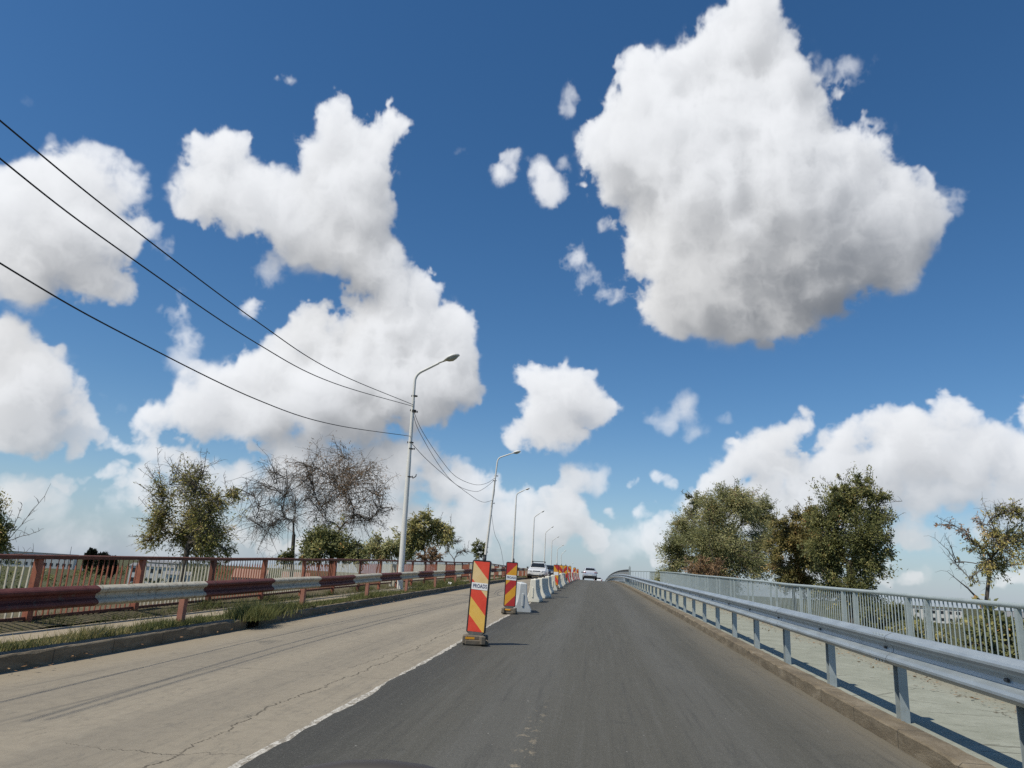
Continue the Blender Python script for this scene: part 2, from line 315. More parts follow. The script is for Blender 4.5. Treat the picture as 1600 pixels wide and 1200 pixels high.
BLOBS=[(13.23,41.35,1.89,1.0),(12.06,39.36,2.52,1.0),(9.59,37.62,3.04,1.0),(15.1,37.34,1.7,1.0),(3.53,36.37,2.73,1.0),(2.2,33.15,3.28,1.0),(7.37,34.0,4.86,1.0),(12.66,34.78,4.23,1.0),(15.46,34.83,2.07,1.0),(13.47,29.93,6.49,1.0),(7.33,29.55,5.46,1.0),(17.73,28.52,4.41,1.0),(6.77,23.99,4.31,1.0),(11.77,23.72,4.97,1.0),(16.54,24.22,4.32,1.0),(20.32,26.41,3.5,1.0),(22.23,25.68,2.63,1.0),(23.05,27.68,1.67,1.0),(19.26,30.45,1.97,1.0),(21.82,23.35,2.25,1.0),(14.55,21.43,2.67,1.0),(5.75,21.39,2.38,1.0),(9.26,21.52,2.56,1.0),(23.86,24.99,1.28,1.0),(-0.04,33.64,1.74,1.0),(0.34,30.46,1.68,1.0),(2.93,38.5,0.95,1.0),(25.47,26.72,1.32,0.55),(26.58,26.92,0.76,0.45),(24.43,28.76,0.86,0.4),(-2.3,25.12,1.36,0.65),(-0.78,23.11,1.27,0.6),(0.84,21.67,1.17,0.6),(0.15,27.44,0.95,0.5),(-3.39,36.39,0.81,0.55),(-3.57,35.52,0.63,0.5),(0.95,38.15,0.57,0.6),(0.8,37.31,0.53,0.6),(21.8,32.3,0.71,0.4),(20.83,32.69,0.56,0.35),(19.64,32.29,0.73,0.5),(19.08,34.25,0.56,0.5),(3.5,38.27,0.69,0.7),(-0.12,27.67,0.67,0.6),(18.32,36.81,0.63,0.5),(-8.86,30.9,1.04,0.75),(-7.83,32.11,0.75,0.7),(-5.19,30.39,1.13,0.8),(-3.94,29.73,1.14,0.75),(-5.54,31.44,0.84,0.6),(-8.13,32.32,0.65,0.6),(-3.6,31.81,0.65,0.5),(-4.02,29.26,1.05,0.6),(-19.39,32.98,1.72,1.0),(-21.42,31.99,2.26,1.0),(-23.28,32.87,1.59,1.0),(-23.2,34.02,0.79,1.0),(-18.25,33.5,0.99,1.0),(-20.38,30.35,2.3,1.0),(-24.35,30.35,1.57,1.0),(-21.97,28.49,3.05,1.0),(-31.6,28.77,1.92,1.0),(-32.32,26.37,2.23,1.0),(-30.52,30.23,0.85,1.0),(-33.49,28.72,1.17,1.0),(-28.72,26.29,2.45,1.0),(-33.1,24.38,1.19,1.0),(-26.26,26.34,2.49,1.0),(-24.58,25.25,2.68,1.0),(-21.52,25.29,2.82,1.0),(-20.23,27.37,2.11,1.0),(-19.55,24.15,2.14,1.0),(-22.86,23.9,1.64,1.0),(-18.58,22.59,2.31,1.0),(-17.38,21.28,2.04,1.0),(-30.42,25.01,1.98,1.0),(-27.31,21.24,1.46,0.5),(-26.61,22.31,1.0,0.4),(-27.79,18.56,1.0,0.8),(-24.17,22.49,1.39,0.4),(-14.8,21.56,1.61,1.0),(-12.94,18.53,2.57,1.0),(-11.53,19.15,1.39,1.0),(-15.54,18.54,3.24,1.0),(-19.05,17.91,2.91,1.0),(-23.32,17.11,1.99,1.0),(-24.77,16.42,1.4,1.0),(-25.99,15.04,1.95,1.0),(-27.08,12.98,2.29,1.0),(-29.69,12.36,2.15,0.8),(-31.94,14.09,1.13,0.5),(-31.82,15.96,1.23,0.6),(-32.94,17.36,1.04,0.6),(-33.31,9.67,1.28,1.0),(-31.06,10.08,1.84,1.0),(-26.33,10.95,2.76,1.0),(-21.99,13.64,4.06,1.0),(-17.17,14.67,4.16,1.0),(-13.15,15.04,3.27,1.0),(-11.15,14.45,1.69,1.0),(-18.87,12.04,2.66,1.0),(-23.06,18.11,1.61,1.0),(-14.36,11.71,1.67,0.6),(-28.9,10.14,1.79,1.0),(-22.67,18.89,1.18,0.5),(-10.97,16.71,1.24,1.0),(-43.82,22.18,2.17,1.0),(-41.68,23.71,2.24,1.0),(-39.83,25.37,1.65,0.8),(-37.79,24.68,1.45,0.8),(-40.14,21.19,2.98,1.0),(-37.36,21.51,1.64,1.0),(-42.07,19.34,2.7,1.0),(-43.72,18.44,2.25,1.0),(-38.33,18.18,1.7,1.0),(-36.65,17.91,1.41,1.0),(-41.91,16.83,1.73,0.6),(-34.28,21.62,0.93,0.5),(-35.9,22.78,1.08,0.7),(-34.86,25.28,0.58,0.5),(-43.04,13.58,1.35,1.0),(-40.75,11.12,1.93,1.0),(-41.71,9.67,2.35,1.0),(-39.01,9.73,1.82,1.0),(-37.17,8.38,1.37,1.0),(-39.74,7.82,1.55,1.0),(-41.68,7.8,1.8,1.0),(-38.89,11.05,1.19,1.0),(-41.86,12.16,1.52,1.0),(-36.05,10.32,0.74,0.3),(-32.47,7.17,1.36,0.94),(-30.96,6.81,1.56,0.94),(-33.14,5.09,1.51,0.75),(-28.7,6.01,1.41,0.75),(-26.55,6.23,1.62,0.75),(-23.49,7.0,1.95,0.85),(-20.25,7.29,1.8,0.75),(-16.49,8.1,2.03,0.85),(-14.09,8.78,1.86,0.85),(-11.52,7.64,1.76,0.85),(-8.77,7.52,1.57,0.85),(-34.85,3.61,1.22,0.47),(-29.65,3.88,2.16,0.56),(-18.62,5.52,2.37,0.65),(-11.35,5.55,2.43,0.65),(-38.89,3.41,1.72,0.38),(-40.35,3.67,1.5,0.38),(-36.3,1.17,1.96,0.29),(-25.38,4.26,2.25,0.47),(-15.31,6.01,2.17,0.65),(-21.45,5.52,2.1,0.56),(-5.54,15.55,1.29,1.0),(-3.84,14.53,2.18,1.0),(-1.78,14.11,2.08,1.0),(-0.23,13.27,1.48,1.0),(-4.88,12.59,1.79,1.0),(-6.46,10.91,1.19,1.0),(-2.7,11.59,1.78,1.0),(1.03,13.3,0.88,0.5),(-4.2,11.13,1.39,1.0),(-3.17,16.89,0.5,0.3),(6.62,13.39,1.15,0.45),(5.26,12.21,1.06,0.4),(9.21,12.9,0.8,0.35),(7.09,11.46,0.85,0.4),(4.03,12.39,0.58,0.3),(15.26,11.97,0.89,1.0),(14.03,11.07,1.26,1.0),(12.39,10.43,1.54,1.0),(10.91,9.48,1.47,1.0),(9.5,8.38,1.25,1.0),(13.58,8.75,1.7,1.0),(18.92,12.14,1.19,1.0),(17.89,10.46,1.8,1.0),(17.04,8.66,1.72,1.0),(20.58,12.39,1.34,1.0),(22.16,12.0,1.55,1.0),(24.45,12.48,1.11,1.0),(25.24,12.13,1.33,1.0),(23.23,10.74,2.0,1.0),(20.85,10.38,2.06,1.0),(26.76,10.78,1.29,1.0),(27.91,9.9,1.34,1.0),(25.75,9.57,1.73,1.0),(28.81,11.89,0.96,1.0),(24.87,7.92,1.63,0.8),(22.57,7.31,1.68,0.8),(27.3,7.26,1.56,0.8),(19.04,7.54,2.09,1.0),(14.81,6.62,2.18,1.0),(11.73,6.56,1.89,1.0),(8.1,8.03,1.03,1.0),(29.2,9.23,1.81,1.0),(21.61,4.76,1.6,0.6),(23.79,3.97,1.31,0.4),(26.31,4.23,1.49,0.4),(21.85,1.84,0.94,0.5),(16.83,4.65,2.53,0.7),(12.54,4.07,2.42,0.7),(7.62,6.22,1.58,0.7),(28.53,6.04,1.45,0.5),(-1.57,8.05,1.22,0.8),(0.01,8.26,1.17,0.6),(-2.75,6.53,1.27,1.0),(-3.6,6.83,0.78,1.0),(-1.97,5.36,1.45,1.0),(-0.85,3.97,1.34,1.0),(-0.06,3.63,0.95,1.0),(-3.39,4.08,1.54,1.0),(-6.39,5.12,2.33,0.7),(-9.32,4.71,2.32,0.7),(-12.17,3.57,2.3,0.6),(3.85,5.52,0.95,0.6),(4.1,3.96,1.31,0.5),(2.44,3.42,1.41,0.4),(-4.79,2.81,1.92,0.5),(-8.2,2.62,1.92,0.4),(-15.98,3.09,2.37,0.5),(-20.59,2.31,2.3,0.4),(0.54,2.62,1.61,0.4),(5.74,2.87,1.39,0.5),(-32.06,1.06,2.48,0.25),(-27.99,1.34,2.6,0.3),(-27.52,34.95,0.42,0.6),(-28.22,34.54,0.25,0.5),(-46.33,29.77,0.03,0.01),(-12.73,32.21,0.32,0.2),(-44.51,28.3,0.32,0.15),(12.73,36.38,0.57,0.45),(12.89,38.07,0.19,0.28),(16.44,35.42,0.36,0.34),(3.32,33.51,0.57,0.48),(7.78,36.07,0.62,0.42),(-0.54,35.2,0.31,0.35),(-2.56,33.71,0.42,0.29),(11.42,37.71,0.74,0.4),(8.52,29.35,1.12,0.43),(14.88,39.33,0.78,0.33),(15.7,39.29,0.82,0.44),(13.84,39.78,0.47,0.28),(12.61,34.23,0.38,0.41),(14.12,37.06,0.21,0.36),(20.14,35.77,1.2,0.44),(6.69,25.33,1.37,0.4),(4.91,29.45,1.17,0.35),(3.36,24.5,1.12,0.42),(19.0,23.06,0.65,0.43),(20.91,24.42,0.52,0.43),(12.41,18.13,0.51,0.32),(11.81,21.79,0.74,0.35),(16.25,24.73,0.7,0.48),(18.47,25.88,0.31,0.47),(18.96,25.66,0.58,0.4),(17.86,28.81,0.41,0.31),(20.86,31.98,0.42,0.38),(22.73,25.79,0.24,0.34),(22.52,25.95,0.27,0.35),(12.19,22.94,0.42,0.35),(7.73,23.24,0.46,0.36),(8.35,20.54,0.53,0.35),(3.28,23.07,0.42,0.47),(-1.61,31.95,0.2,0.46),(-1.32,35.02,0.24,0.44),(-0.12,35.36,0.32,0.46),(-1.77,30.34,0.39,0.45),(-19.01,34.84,0.31,0.43),(-24.38,33.41,0.54,0.45),(-24.58,32.78,0.31,0.31),(-18.5,33.26,0.53,0.34),(-23.01,31.28,0.27,0.44),(-25.1,28.76,0.19,0.44),(-23.2,31.24,0.37,0.39),(-30.02,30.27,0.41,0.43),(-33.91,29.22,0.46,0.38),(-32.84,26.64,0.33,0.41),(-32.09,23.91,0.48,0.33),(-29.99,24.14,0.56,0.28),(-26.12,25.2,0.55,0.34),(-28.11,23.56,0.39,0.39),(-18.69,24.16,0.32,0.41),(-20.4,27.78,0.54,0.3),(-21.12,28.67,0.66,0.37),(-17.72,28.2,0.27,0.39),(-17.86,22.47,0.45,0.41),(-24.82,24.4,0.27,0.32),(-20.92,21.29,0.38,0.37),(-21.44,22.7,0.52,0.28),(-15.47,22.19,0.48,0.41),(-20.07,21.18,0.35,0.45),(-15.22,19.57,0.22,0.36),(-32.11,23.53,0.24,0.38),(-14.72,19.76,0.18,0.43),(-14.85,23.37,0.32,0.36),(-14.24,23.33,0.33,0.45),(-13.54,16.06,0.27,0.46),(-15.13,20.97,0.55,0.42),(-22.1,18.63,0.36,0.34),(-20.7,20.41,0.51,0.46),(-21.74,18.99,0.29,0.29),(-21.93,14.93,0.36,0.29),(-26.74,12.79,0.22,0.47),(-28.92,11.17,0.49,0.44),(-25.17,14.36,0.53,0.47),(-29.17,10.18,0.5,0.3),(-26.16,8.23,0.38,0.33),(-24.06,9.03,0.37,0.35),(-24.8,10.18,0.8,0.42),(-16.69,19.77,0.68,0.37),(-22.2,16.48,0.85,0.46),(-16.29,16.71,0.72,0.29),(-9.8,13.41,0.4,0.37),(-23.5,20.02,0.21,0.29),(-23.65,19.78,0.17,0.37),(-29.68,8.2,0.19,0.44),(-26.92,10.64,0.2,0.37),(-41.87,20.84,0.25,0.4),(-45.96,20.56,0.3,0.45),(-41.62,23.2,0.51,0.32),(-42.04,21.4,0.45,0.29),(-42.7,26.31,0.42,0.39),(-40.93,21.6,0.29,0.33),(-41.39,18.19,0.64,0.32),(-36.86,19.8,0.32,0.42),(-43.6,20.62,0.27,0.42),(-39.21,16.39,0.24,0.47),(-36.63,19.51,0.29,0.39),(-37.56,16.43,0.36,0.3),(-36.19,19.62,0.28,0.36),(-42.18,12.61,0.37,0.38),(-40.15,13.11,0.32,0.33),(-40.76,13.14,0.42,0.28),(-40.39,7.69,0.27,0.46),(-42.69,7.05,0.44,0.41),(-42.03,12.49,0.26,0.35),(-40.3,10.93,0.19,0.4),(-39.8,7.82,0.3,0.32),(-38.62,6.55,0.31,0.28),(-39.59,9.55,0.32,0.45),(-39.93,9.19,0.36,0.42),(-40.27,9.63,0.38,0.42),(-42.97,9.28,0.36,0.39),(-43.44,12.54,0.33,0.28),(-42.49,10.71,0.22,0.43),(-29.23,6.0,0.34,0.46),(-32.8,6.54,0.26,0.38),(-31.38,8.24,0.24,0.47),(-2.96,12.08,0.27,0.33),(-3.26,11.84,0.52,0.36),(-1.37,15.96,0.4,0.37),(-0.44,15.8,0.44,0.42),(-4.45,14.56,0.47,0.31),(-0.68,12.11,0.43,0.41),(1.19,12.78,0.26,0.41),(-3.93,10.22,0.27,0.45),(13.61,9.19,0.24,0.46),(10.79,11.64,0.2,0.38),(10.72,10.3,0.19,0.35),(10.61,10.87,0.27,0.35),(12.33,8.84,0.2,0.37),(12.5,9.61,0.18,0.3),(15.22,9.59,0.37,0.32),(14.77,10.18,0.29,0.44),(11.41,8.77,0.2,0.29),(16.64,10.73,0.18,0.36),(20.46,12.09,0.32,0.38),(22.61,10.51,0.16,0.34),(21.54,11.75,0.26,0.3),(25.28,7.98,0.2,0.41),(24.39,10.77,0.24,0.29),(25.07,11.21,0.25,0.33),(18.04,5.54,0.35,0.37),(17.09,6.3,0.31,0.44),(12.2,4.26,0.38,0.34),(30.19,7.32,0.37,0.43),(27.57,8.1,0.37,0.45),(28.47,7.34,0.25,0.31),(-3.39,6.5,0.22,0.38),(-3.64,5.97,0.32,0.39),(-3.24,4.14,0.21,0.37),(32.7,5.09,0.28,0.89),(32.87,4.99,0.36,0.79),(33.05,5.31,0.33,0.91),(33.46,5.02,0.4,0.85),(32.24,5.03,0.26,0.81),(31.45,4.93,0.49,0.77),(-32.93,5.09,0.9,0.86),(-35.44,5.38,0.53,0.91),(-34.45,5.36,0.66,0.83),(-34.96,5.38,0.91,0.96),(-34.36,5.97,0.45,0.97),(-33.61,5.46,0.56,0.83),(-23.03,8.37,0.51,0.94),(-21.44,8.37,0.77,0.97),(-23.75,8.8,0.73,0.9),(-33.13,5.16,0.25,0.86),(-34.05,5.37,0.32,0.85),(-32.37,5.49,0.24,0.76),(-33.32,4.93,0.35,0.73),(7.27,4.83,0.75,0.82),(7.04,4.8,0.6,0.92),(8.05,4.92,0.55,0.84),(7.71,5.39,0.81,0.9),(7.31,5.03,0.66,0.96),(-23.71,6.12,0.81,0.79),(-17.8,6.4,1.03,0.86),(-19.54,6.14,0.88,0.82),(-19.34,5.37,0.55,0.86),(-22.86,5.69,0.64,0.77),(22.32,8.45,1.04,0.83),(22.26,8.74,0.53,0.86),(23.55,8.83,0.87,0.83),(2.76,7.75,0.54,0.81),(5.41,7.75,0.75,0.79),(5.16,7.67,0.35,0.79),(4.8,8.05,0.73,0.65),(4.93,7.98,0.69,0.71),(-16.26,2.7,0.61,0.92),(-18.11,2.82,0.96,0.84),(-18.92,2.64,0.86,0.91),(-33.37,8.51,0.81,0.76),(-36.63,7.99,0.75,0.79),(-35.89,7.92,0.74,0.81),(-10.05,7.19,1.12,0.84),(-10.15,7.1,1.09,0.89),(-10.97,7.06,0.66,0.82),(-10.23,7.76,0.71,0.87),(-9.71,7.31,0.71,0.68),(-11.37,8.03,0.61,0.73),(39.1,4.32,0.44,0.77),(38.61,4.68,0.8,0.68),(39.21,4.54,0.6,0.86),(39.83,4.55,0.63,0.78),(-41.54,8.33,1.07,0.79),(-42.0,7.79,0.93,0.91),(-40.88,8.65,0.57,0.79),(-43.29,7.97,0.88,0.88),(-42.86,7.86,1.09,0.84),(-41.76,8.22,0.82,0.88),(33.55,3.02,0.28,0.89),(34.78,3.12,0.25,0.77),(34.24,3.28,0.44,0.88),(33.61,3.2,0.26,0.79),(32.61,3.24,0.42,0.74),(32.93,3.16,0.37,0.74),(14.77,2.5,1.0,0.71),(14.82,2.25,1.02,0.81),(13.68,2.34,0.72,0.77),(13.68,2.31,0.52,0.73),(-40.29,7.28,0.38,0.82),(-40.16,7.48,0.46,0.91),(-42.37,7.49,0.46,0.91),(-41.8,7.68,0.39,0.91),(-51.24,4.33,0.7,0.78),(-48.55,4.65,0.4,0.9),(-50.79,3.47,0.45,0.86),(-48.59,4.26,0.43,0.87),(-49.73,3.59,0.83,0.81),(-52.29,1.77,0.67,0.87),(-50.89,1.58,0.82,0.88),(-47.93,1.3,0.7,0.82),(-50.11,2.15,0.54,0.87),(-49.54,1.48,1.09,0.76),(-21.31,4.22,1.04,0.76),(-19.07,4.51,0.72,0.77),(-20.99,3.78,1.02,0.77),(-19.3,3.99,0.75,0.62),(-16.69,4.55,0.99,0.7),(-32.38,7.06,0.63,0.74),(-32.49,7.28,0.56,0.83),(-33.12,7.1,0.64,0.72),(-31.92,7.3,0.56,0.68),(-32.9,7.31,0.64,0.77),(10.93,6.28,0.42,0.86),(9.71,5.5,0.58,0.8),(10.65,5.81,0.62,0.81),(-22.2,9.17,0.98,0.7),(-22.79,8.62,0.62,0.85),(-23.16,8.66,1.03,0.78),(-23.95,7.94,0.72,0.68),(-24.17,7.99,0.77,0.67),(-36.71,4.86,0.43,0.72),(-37.52,4.98,0.4,0.82),(-38.03,4.77,0.43,0.88),(-36.31,5.28,0.37,0.79),(-46.88,5.21,0.46,0.8),(-47.05,5.24,0.45,0.74),(-47.29,5.19,0.24,0.81),(-6.53,5.63,0.37,0.83),(-8.21,6.03,0.5,0.73),(-4.2,5.77,0.53,0.81),(-5.21,5.76,0.54,0.83),(-6.7,6.03,0.7,0.67),(4.97,2.15,0.39,0.95),(6.09,2.3,0.6,0.87),(6.64,2.25,0.54,0.95),(6.59,2.62,0.34,0.89),(6.36,2.77,0.45,0.87),(-10.89,6.33,0.39,0.74),(-10.36,6.16,0.27,0.68),(-10.71,6.66,0.41,0.73),(-9.02,6.41,0.39,0.66),(-24.13,1.64,0.77,0.73),(-23.79,1.69,0.85,0.86),(-26.52,2.41,0.75,0.8),(-21.76,2.24,0.88,0.78),(-22.3,1.8,0.81,0.87),(-24.92,1.8,0.81,0.82),(6.71,2.23,0.32,0.83),(7.2,2.48,0.46,0.76),(6.42,2.23,0.48,0.68),(21.39,1.76,0.38,0.96),(20.23,1.41,0.44,0.8),(21.22,1.41,0.67,0.86),(19.82,1.43,0.63,0.89),(20.17,1.41,0.32,0.78),(9.91,5.48,0.9,0.91),(11.88,4.68,0.61,0.94),(10.7,4.83,0.72,0.9),(12.17,5.09,0.97,0.88),(-51.56,4.37,0.81,0.83),(-52.0,2.93,0.67,0.77),(-49.3,3.24,1.01,0.79),(-53.19,2.69,1.06,0.8),(-53.84,2.98,0.9,0.85),(-49.87,3.67,0.91,0.97),(-45.18,5.14,0.61,0.72),(-44.53,4.96,0.44,0.65),(-47.12,5.08,0.54,0.66),(-44.53,4.97,0.53,0.79),(33.01,5.55,0.57,0.78),(35.13,3.95,0.72,0.84),(33.93,4.08,0.78,0.7),(32.51,4.38,0.55,0.88),(35.18,4.25,0.9,0.78),(33.8,4.34,0.81,0.83),(14.58,4.32,0.64,0.81),(15.83,4.31,0.93,0.92),(15.4,3.78,0.59,0.92),(13.07,3.71,0.72,0.95),(11.34,3.8,0.76,0.85),(11.98,3.82,1.09,0.76),(34.99,6.29,0.6,0.91),(34.73,6.21,0.63,0.84),(34.82,6.19,0.51,0.92),(-46.81,3.95,0.65,0.74),(-48.02,3.99,0.76,0.86),(-45.67,3.68,0.96,0.87),(-47.36,3.9,0.75,0.71),(-47.33,4.03,0.76,0.78),(-47.45,4.79,0.8,0.81),(37.02,6.04,0.55,0.64),(37.7,6.03,0.49,0.8),(36.58,5.98,0.29,0.65),(-49.03,3.18,0.7,0.89),(-49.99,3.47,0.85,0.85),(-49.16,4.02,0.91,0.81),(-49.92,3.78,0.57,0.95),(-50.44,3.2,0.83,0.77),(-54.78,5.07,0.67,0.65),(-54.36,5.7,0.88,0.63),(-55.74,5.01,0.78,0.73),(-43.9,8.56,0.37,0.85),(-43.53,8.3,0.48,0.68),(-43.33,8.61,0.28,0.77),(-44.02,8.26,0.5,0.85),(37.79,1.71,0.51,0.76),(38.03,1.61,0.66,0.81),(35.87,1.34,0.46,0.82),(36.72,1.53,0.66,0.82),(36.68,1.91,0.62,0.63),(36.58,1.49,0.63,0.69),(-10.31,4.36,0.34,0.91),(-10.27,4.78,0.57,0.76),(-11.18,4.46,0.47,0.89),(-10.22,4.8,0.48,0.81),(-10.25,4.22,0.43,0.75),(26.2,6.3,0.53,0.77),(24.87,6.12,0.6,0.74),(26.85,5.69,0.73,0.69),(-22.64,1.9,0.47,0.74),(-22.76,1.44,0.29,0.84),(-24.27,1.32,0.29,0.73),(3.51,5.67,0.31,0.71),(2.93,5.55,0.34,0.7),(3.18,5.61,0.36,0.79),(1.38,5.72,0.41,0.75),(-8.61,2.54,0.41,0.81),(-9.66,2.31,0.4,0.85),(-8.83,2.55,0.47,0.74),(-8.52,2.42,0.53,0.82),(-8.38,2.31,0.52,0.83),(16.94,3.63,0.82,0.73),(17.43,3.08,0.63,0.72),(16.78,3.43,0.6,0.74),(17.63,3.79,0.76,0.7),(19.96,3.66,0.78,0.7),(19.23,6.35,0.75,0.86),(19.84,6.02,0.73,0.85),(18.52,6.59,0.63,0.76),(-40.79,4.56,0.66,0.71),(-40.64,3.77,0.62,0.77),(-40.99,4.05,0.61,0.65),(-38.99,4.2,0.69,0.66),(-39.53,4.21,0.56,0.75),(-40.49,3.84,0.81,0.81),(-10.02,4.9,0.2,0.74),(-10.46,4.81,0.39,0.84),(-10.39,4.79,0.38,0.68),(-49.73,7.6,0.64,0.78),(-50.65,7.55,0.3,0.83),(-52.84,7.69,0.52,0.8),(-50.92,7.66,0.54,0.8),(-51.06,7.68,0.6,0.89),(-51.46,7.49,0.33,0.84),(27.66,1.75,0.52,0.69),(26.84,1.53,0.52,0.85),(26.84,1.82,0.59,0.89),(26.66,1.9,0.42,0.76),(-24.28,3.92,0.58,0.72),(-24.62,3.54,0.48,0.65),(-23.17,3.41,0.42,0.8),(-25.22,3.73,0.43,0.76),(-27.06,5.08,0.95,0.67),(-28.63,4.75,0.73,0.79),(-30.41,4.78,0.63,0.73),(-28.55,5.01,0.5,0.72),(-20.53,4.32,0.68,0.93),(-18.52,4.16,0.89,0.78),(-19.91,4.33,0.43,0.89),(-18.29,4.16,0.71,0.77),(-20.88,3.99,0.88,0.92),(30.11,2.95,0.53,0.91),(27.66,2.08,0.56,0.79),(30.05,2.52,0.89,0.91),(28.79,1.7,0.52,0.8),(28.18,2.15,0.66,0.75),(31.47,2.41,0.85,0.74),(-38.39,7.69,0.52,0.7),(-37.25,7.59,0.5,0.81),(-37.3,7.14,0.71,0.65),(-39.02,7.21,0.7,0.68),(-37.52,7.12,0.7,0.8),(-37.86,7.53,0.48,0.73),(35.14,3.41,0.38,0.92),(33.69,3.92,0.4,0.86),(33.82,3.46,0.56,0.89),(33.94,3.28,0.45,0.84),(34.56,3.44,0.41,0.83),(34.75,3.39,0.31,0.83),(-18.23,8.09,0.7,0.66),(-18.42,8.29,0.67,0.78),(-19.91,7.86,0.59,0.77),(-53.97,8.05,0.38,0.75),(-54.1,8.14,0.41,0.63),(-53.0,8.23,0.42,0.68),(-54.58,8.04,0.43,0.63),(-53.72,8.08,0.46,0.66),(-23.92,3.9,0.67,0.77),(-21.27,3.51,0.72,0.72),(-23.16,3.45,0.44,0.67),(-22.92,4.27,0.64,0.68),(-22.96,3.69,0.81,0.74),(-21.73,3.62,0.42,0.71),(-37.97,8.81,0.5,0.8),(-38.31,8.74,0.29,0.87),(-37.38,8.51,0.42,0.82),(-34.86,7.36,0.29,0.74),(-35.29,7.61,0.55,0.69),(-35.54,7.27,0.39,0.75),(-34.68,7.24,0.47,0.79),(-34.55,7.27,0.36,0.76),(-35.77,7.37,0.41,0.82),(-33.38,7.53,1.06,0.8),(-34.48,7.61,0.84,0.92),(-34.67,7.36,1.02,0.76),(-50.7,4.98,0.67,0.95),(-54.94,5.27,0.53,0.86),(-52.1,4.83,1.1,0.73),(15.61,1.91,0.41,0.82),(16.48,2.22,0.55,0.74),(16.17,1.94,0.41,0.83),(18.5,2.09,0.41,0.89),(15.22,2.13,0.74,0.75),(15.6,2.0,0.76,0.84),(-22.73,2.67,0.37,0.7),(-21.21,2.94,0.31,0.81),(-21.03,3.05,0.32,0.86),(-20.12,2.89,0.32,0.86),(-21.7,2.91,0.24,0.83),(-21.45,2.68,0.47,0.79),(-49.97,3.37,0.75,0.8),(-50.56,3.59,0.93,0.84),(-51.13,3.76,0.75,0.75),(-49.2,3.52,0.52,0.79),(-50.18,5.05,0.77,0.81),(-50.34,5.33,0.99,0.72),(-51.78,5.65,1.0,0.75),(-51.12,5.74,0.84,0.8),(-19.95,8.5,0.32,0.75),(-21.41,8.39,0.31,0.78),(-22.06,8.73,0.25,0.86),(-19.96,8.41,0.42,0.95),(-20.47,8.63,0.4,0.87),(5.51,5.12,0.34,0.82),(5.8,5.15,0.58,0.79),(4.74,5.21,0.5,0.87),(3.4,5.52,0.66,0.73),(5.49,5.16,0.49,0.84),(-14.08,3.9,0.87,0.78),(-13.89,3.67,0.65,0.94),(-15.31,3.47,1.18,0.99),(-16.46,3.98,0.71,0.89),(-11.02,3.65,0.75,0.76),(-13.39,3.5,0.95,0.85),(-40.72,3.0,0.59,0.93),(-41.74,2.76,0.31,0.87),(-41.6,2.88,0.49,0.92),(-40.75,2.78,0.44,0.78),(-31.15,2.03,0.45,0.85),(-31.15,2.09,0.7,0.76),(-30.9,2.25,0.52,0.82),(-30.83,2.21,0.67,0.84),(-31.64,2.37,0.64,0.73),(-31.45,2.64,0.65,0.81),(-31.31,4.49,0.58,0.78),(-29.71,4.69,0.53,0.89),(-29.54,4.87,0.45,0.96),(-32.02,4.6,0.76,0.82),(-30.67,4.47,0.51,0.94),(-5.7,6.32,0.59,0.8),(-5.58,6.51,1.05,0.73),(-4.14,6.08,0.84,0.8),(-6.04,6.18,0.58,0.63),(-30.97,3.78,0.47,0.7),(-31.19,3.96,0.5,0.69),(-33.11,3.94,0.4,0.81),(-31.23,3.92,0.48,0.7),(-32.53,3.93,0.4,0.81),(-22.65,6.08,0.56,0.81),(-23.3,6.47,0.5,0.88),(-22.95,6.07,0.6,0.85),(-23.05,6.4,0.46,0.84),(-24.0,6.19,0.33,0.74),(-23.65,4.0,0.31,0.75),(-22.96,4.2,0.22,0.86),(-23.29,4.28,0.29,0.84),(-23.39,3.92,0.23,0.75),(19.84,2.2,0.4,0.88),(18.78,2.6,0.57,0.87),(18.05,2.81,0.47,0.73),(37.06,8.43,0.39,0.9),(36.1,8.29,0.57,0.82),(36.3,8.49,0.62,0.9),(35.63,8.41,0.62,0.91),(-47.43,5.43,0.59,0.85),(-46.66,5.57,0.59,0.72),(-46.5,5.34,0.32,0.72),(-47.23,5.44,0.55,0.88),(20.4,4.38,0.63,0.85),(17.41,4.33,0.58,0.86),(19.86,4.31,0.57,0.81),(20.01,4.77,0.57,0.89),(19.42,4.28,0.45,0.85),(5.2,3.99,0.72,0.85),(7.34,4.4,1.12,0.73),(4.59,3.93,0.99,0.81),(8.3,4.57,0.89,0.82),(6.34,4.67,0.53,0.68),(6.97,4.1,0.7,0.67),(32.95,3.46,0.73,0.78),(34.91,3.47,0.83,0.88),(36.11,3.23,0.65,0.94),(34.42,3.93,0.79,0.95),(34.67,3.16,1.12,0.94),(30.03,5.1,0.25,0.88),(29.59,4.62,0.5,0.69),(28.46,4.67,0.39,0.84),(31.32,4.89,0.48,0.91),(30.31,4.61,0.35,0.77),(30.16,4.94,0.29,0.89),(22.37,4.16,0.6,0.76),(26.29,4.23,0.61,0.82),(21.71,4.14,0.67,0.91),(14.55,6.9,0.44,0.82),(15.26,6.76,0.4,0.88),(12.32,6.97,0.44,0.82),(-25.71,8.22,0.27,0.93),(-25.18,8.73,0.4,0.96),(-24.38,8.56,0.45,0.86),(-24.97,8.69,0.43,0.92),(-26.45,8.31,0.51,0.85),(-25.19,8.2,0.48,0.93)]
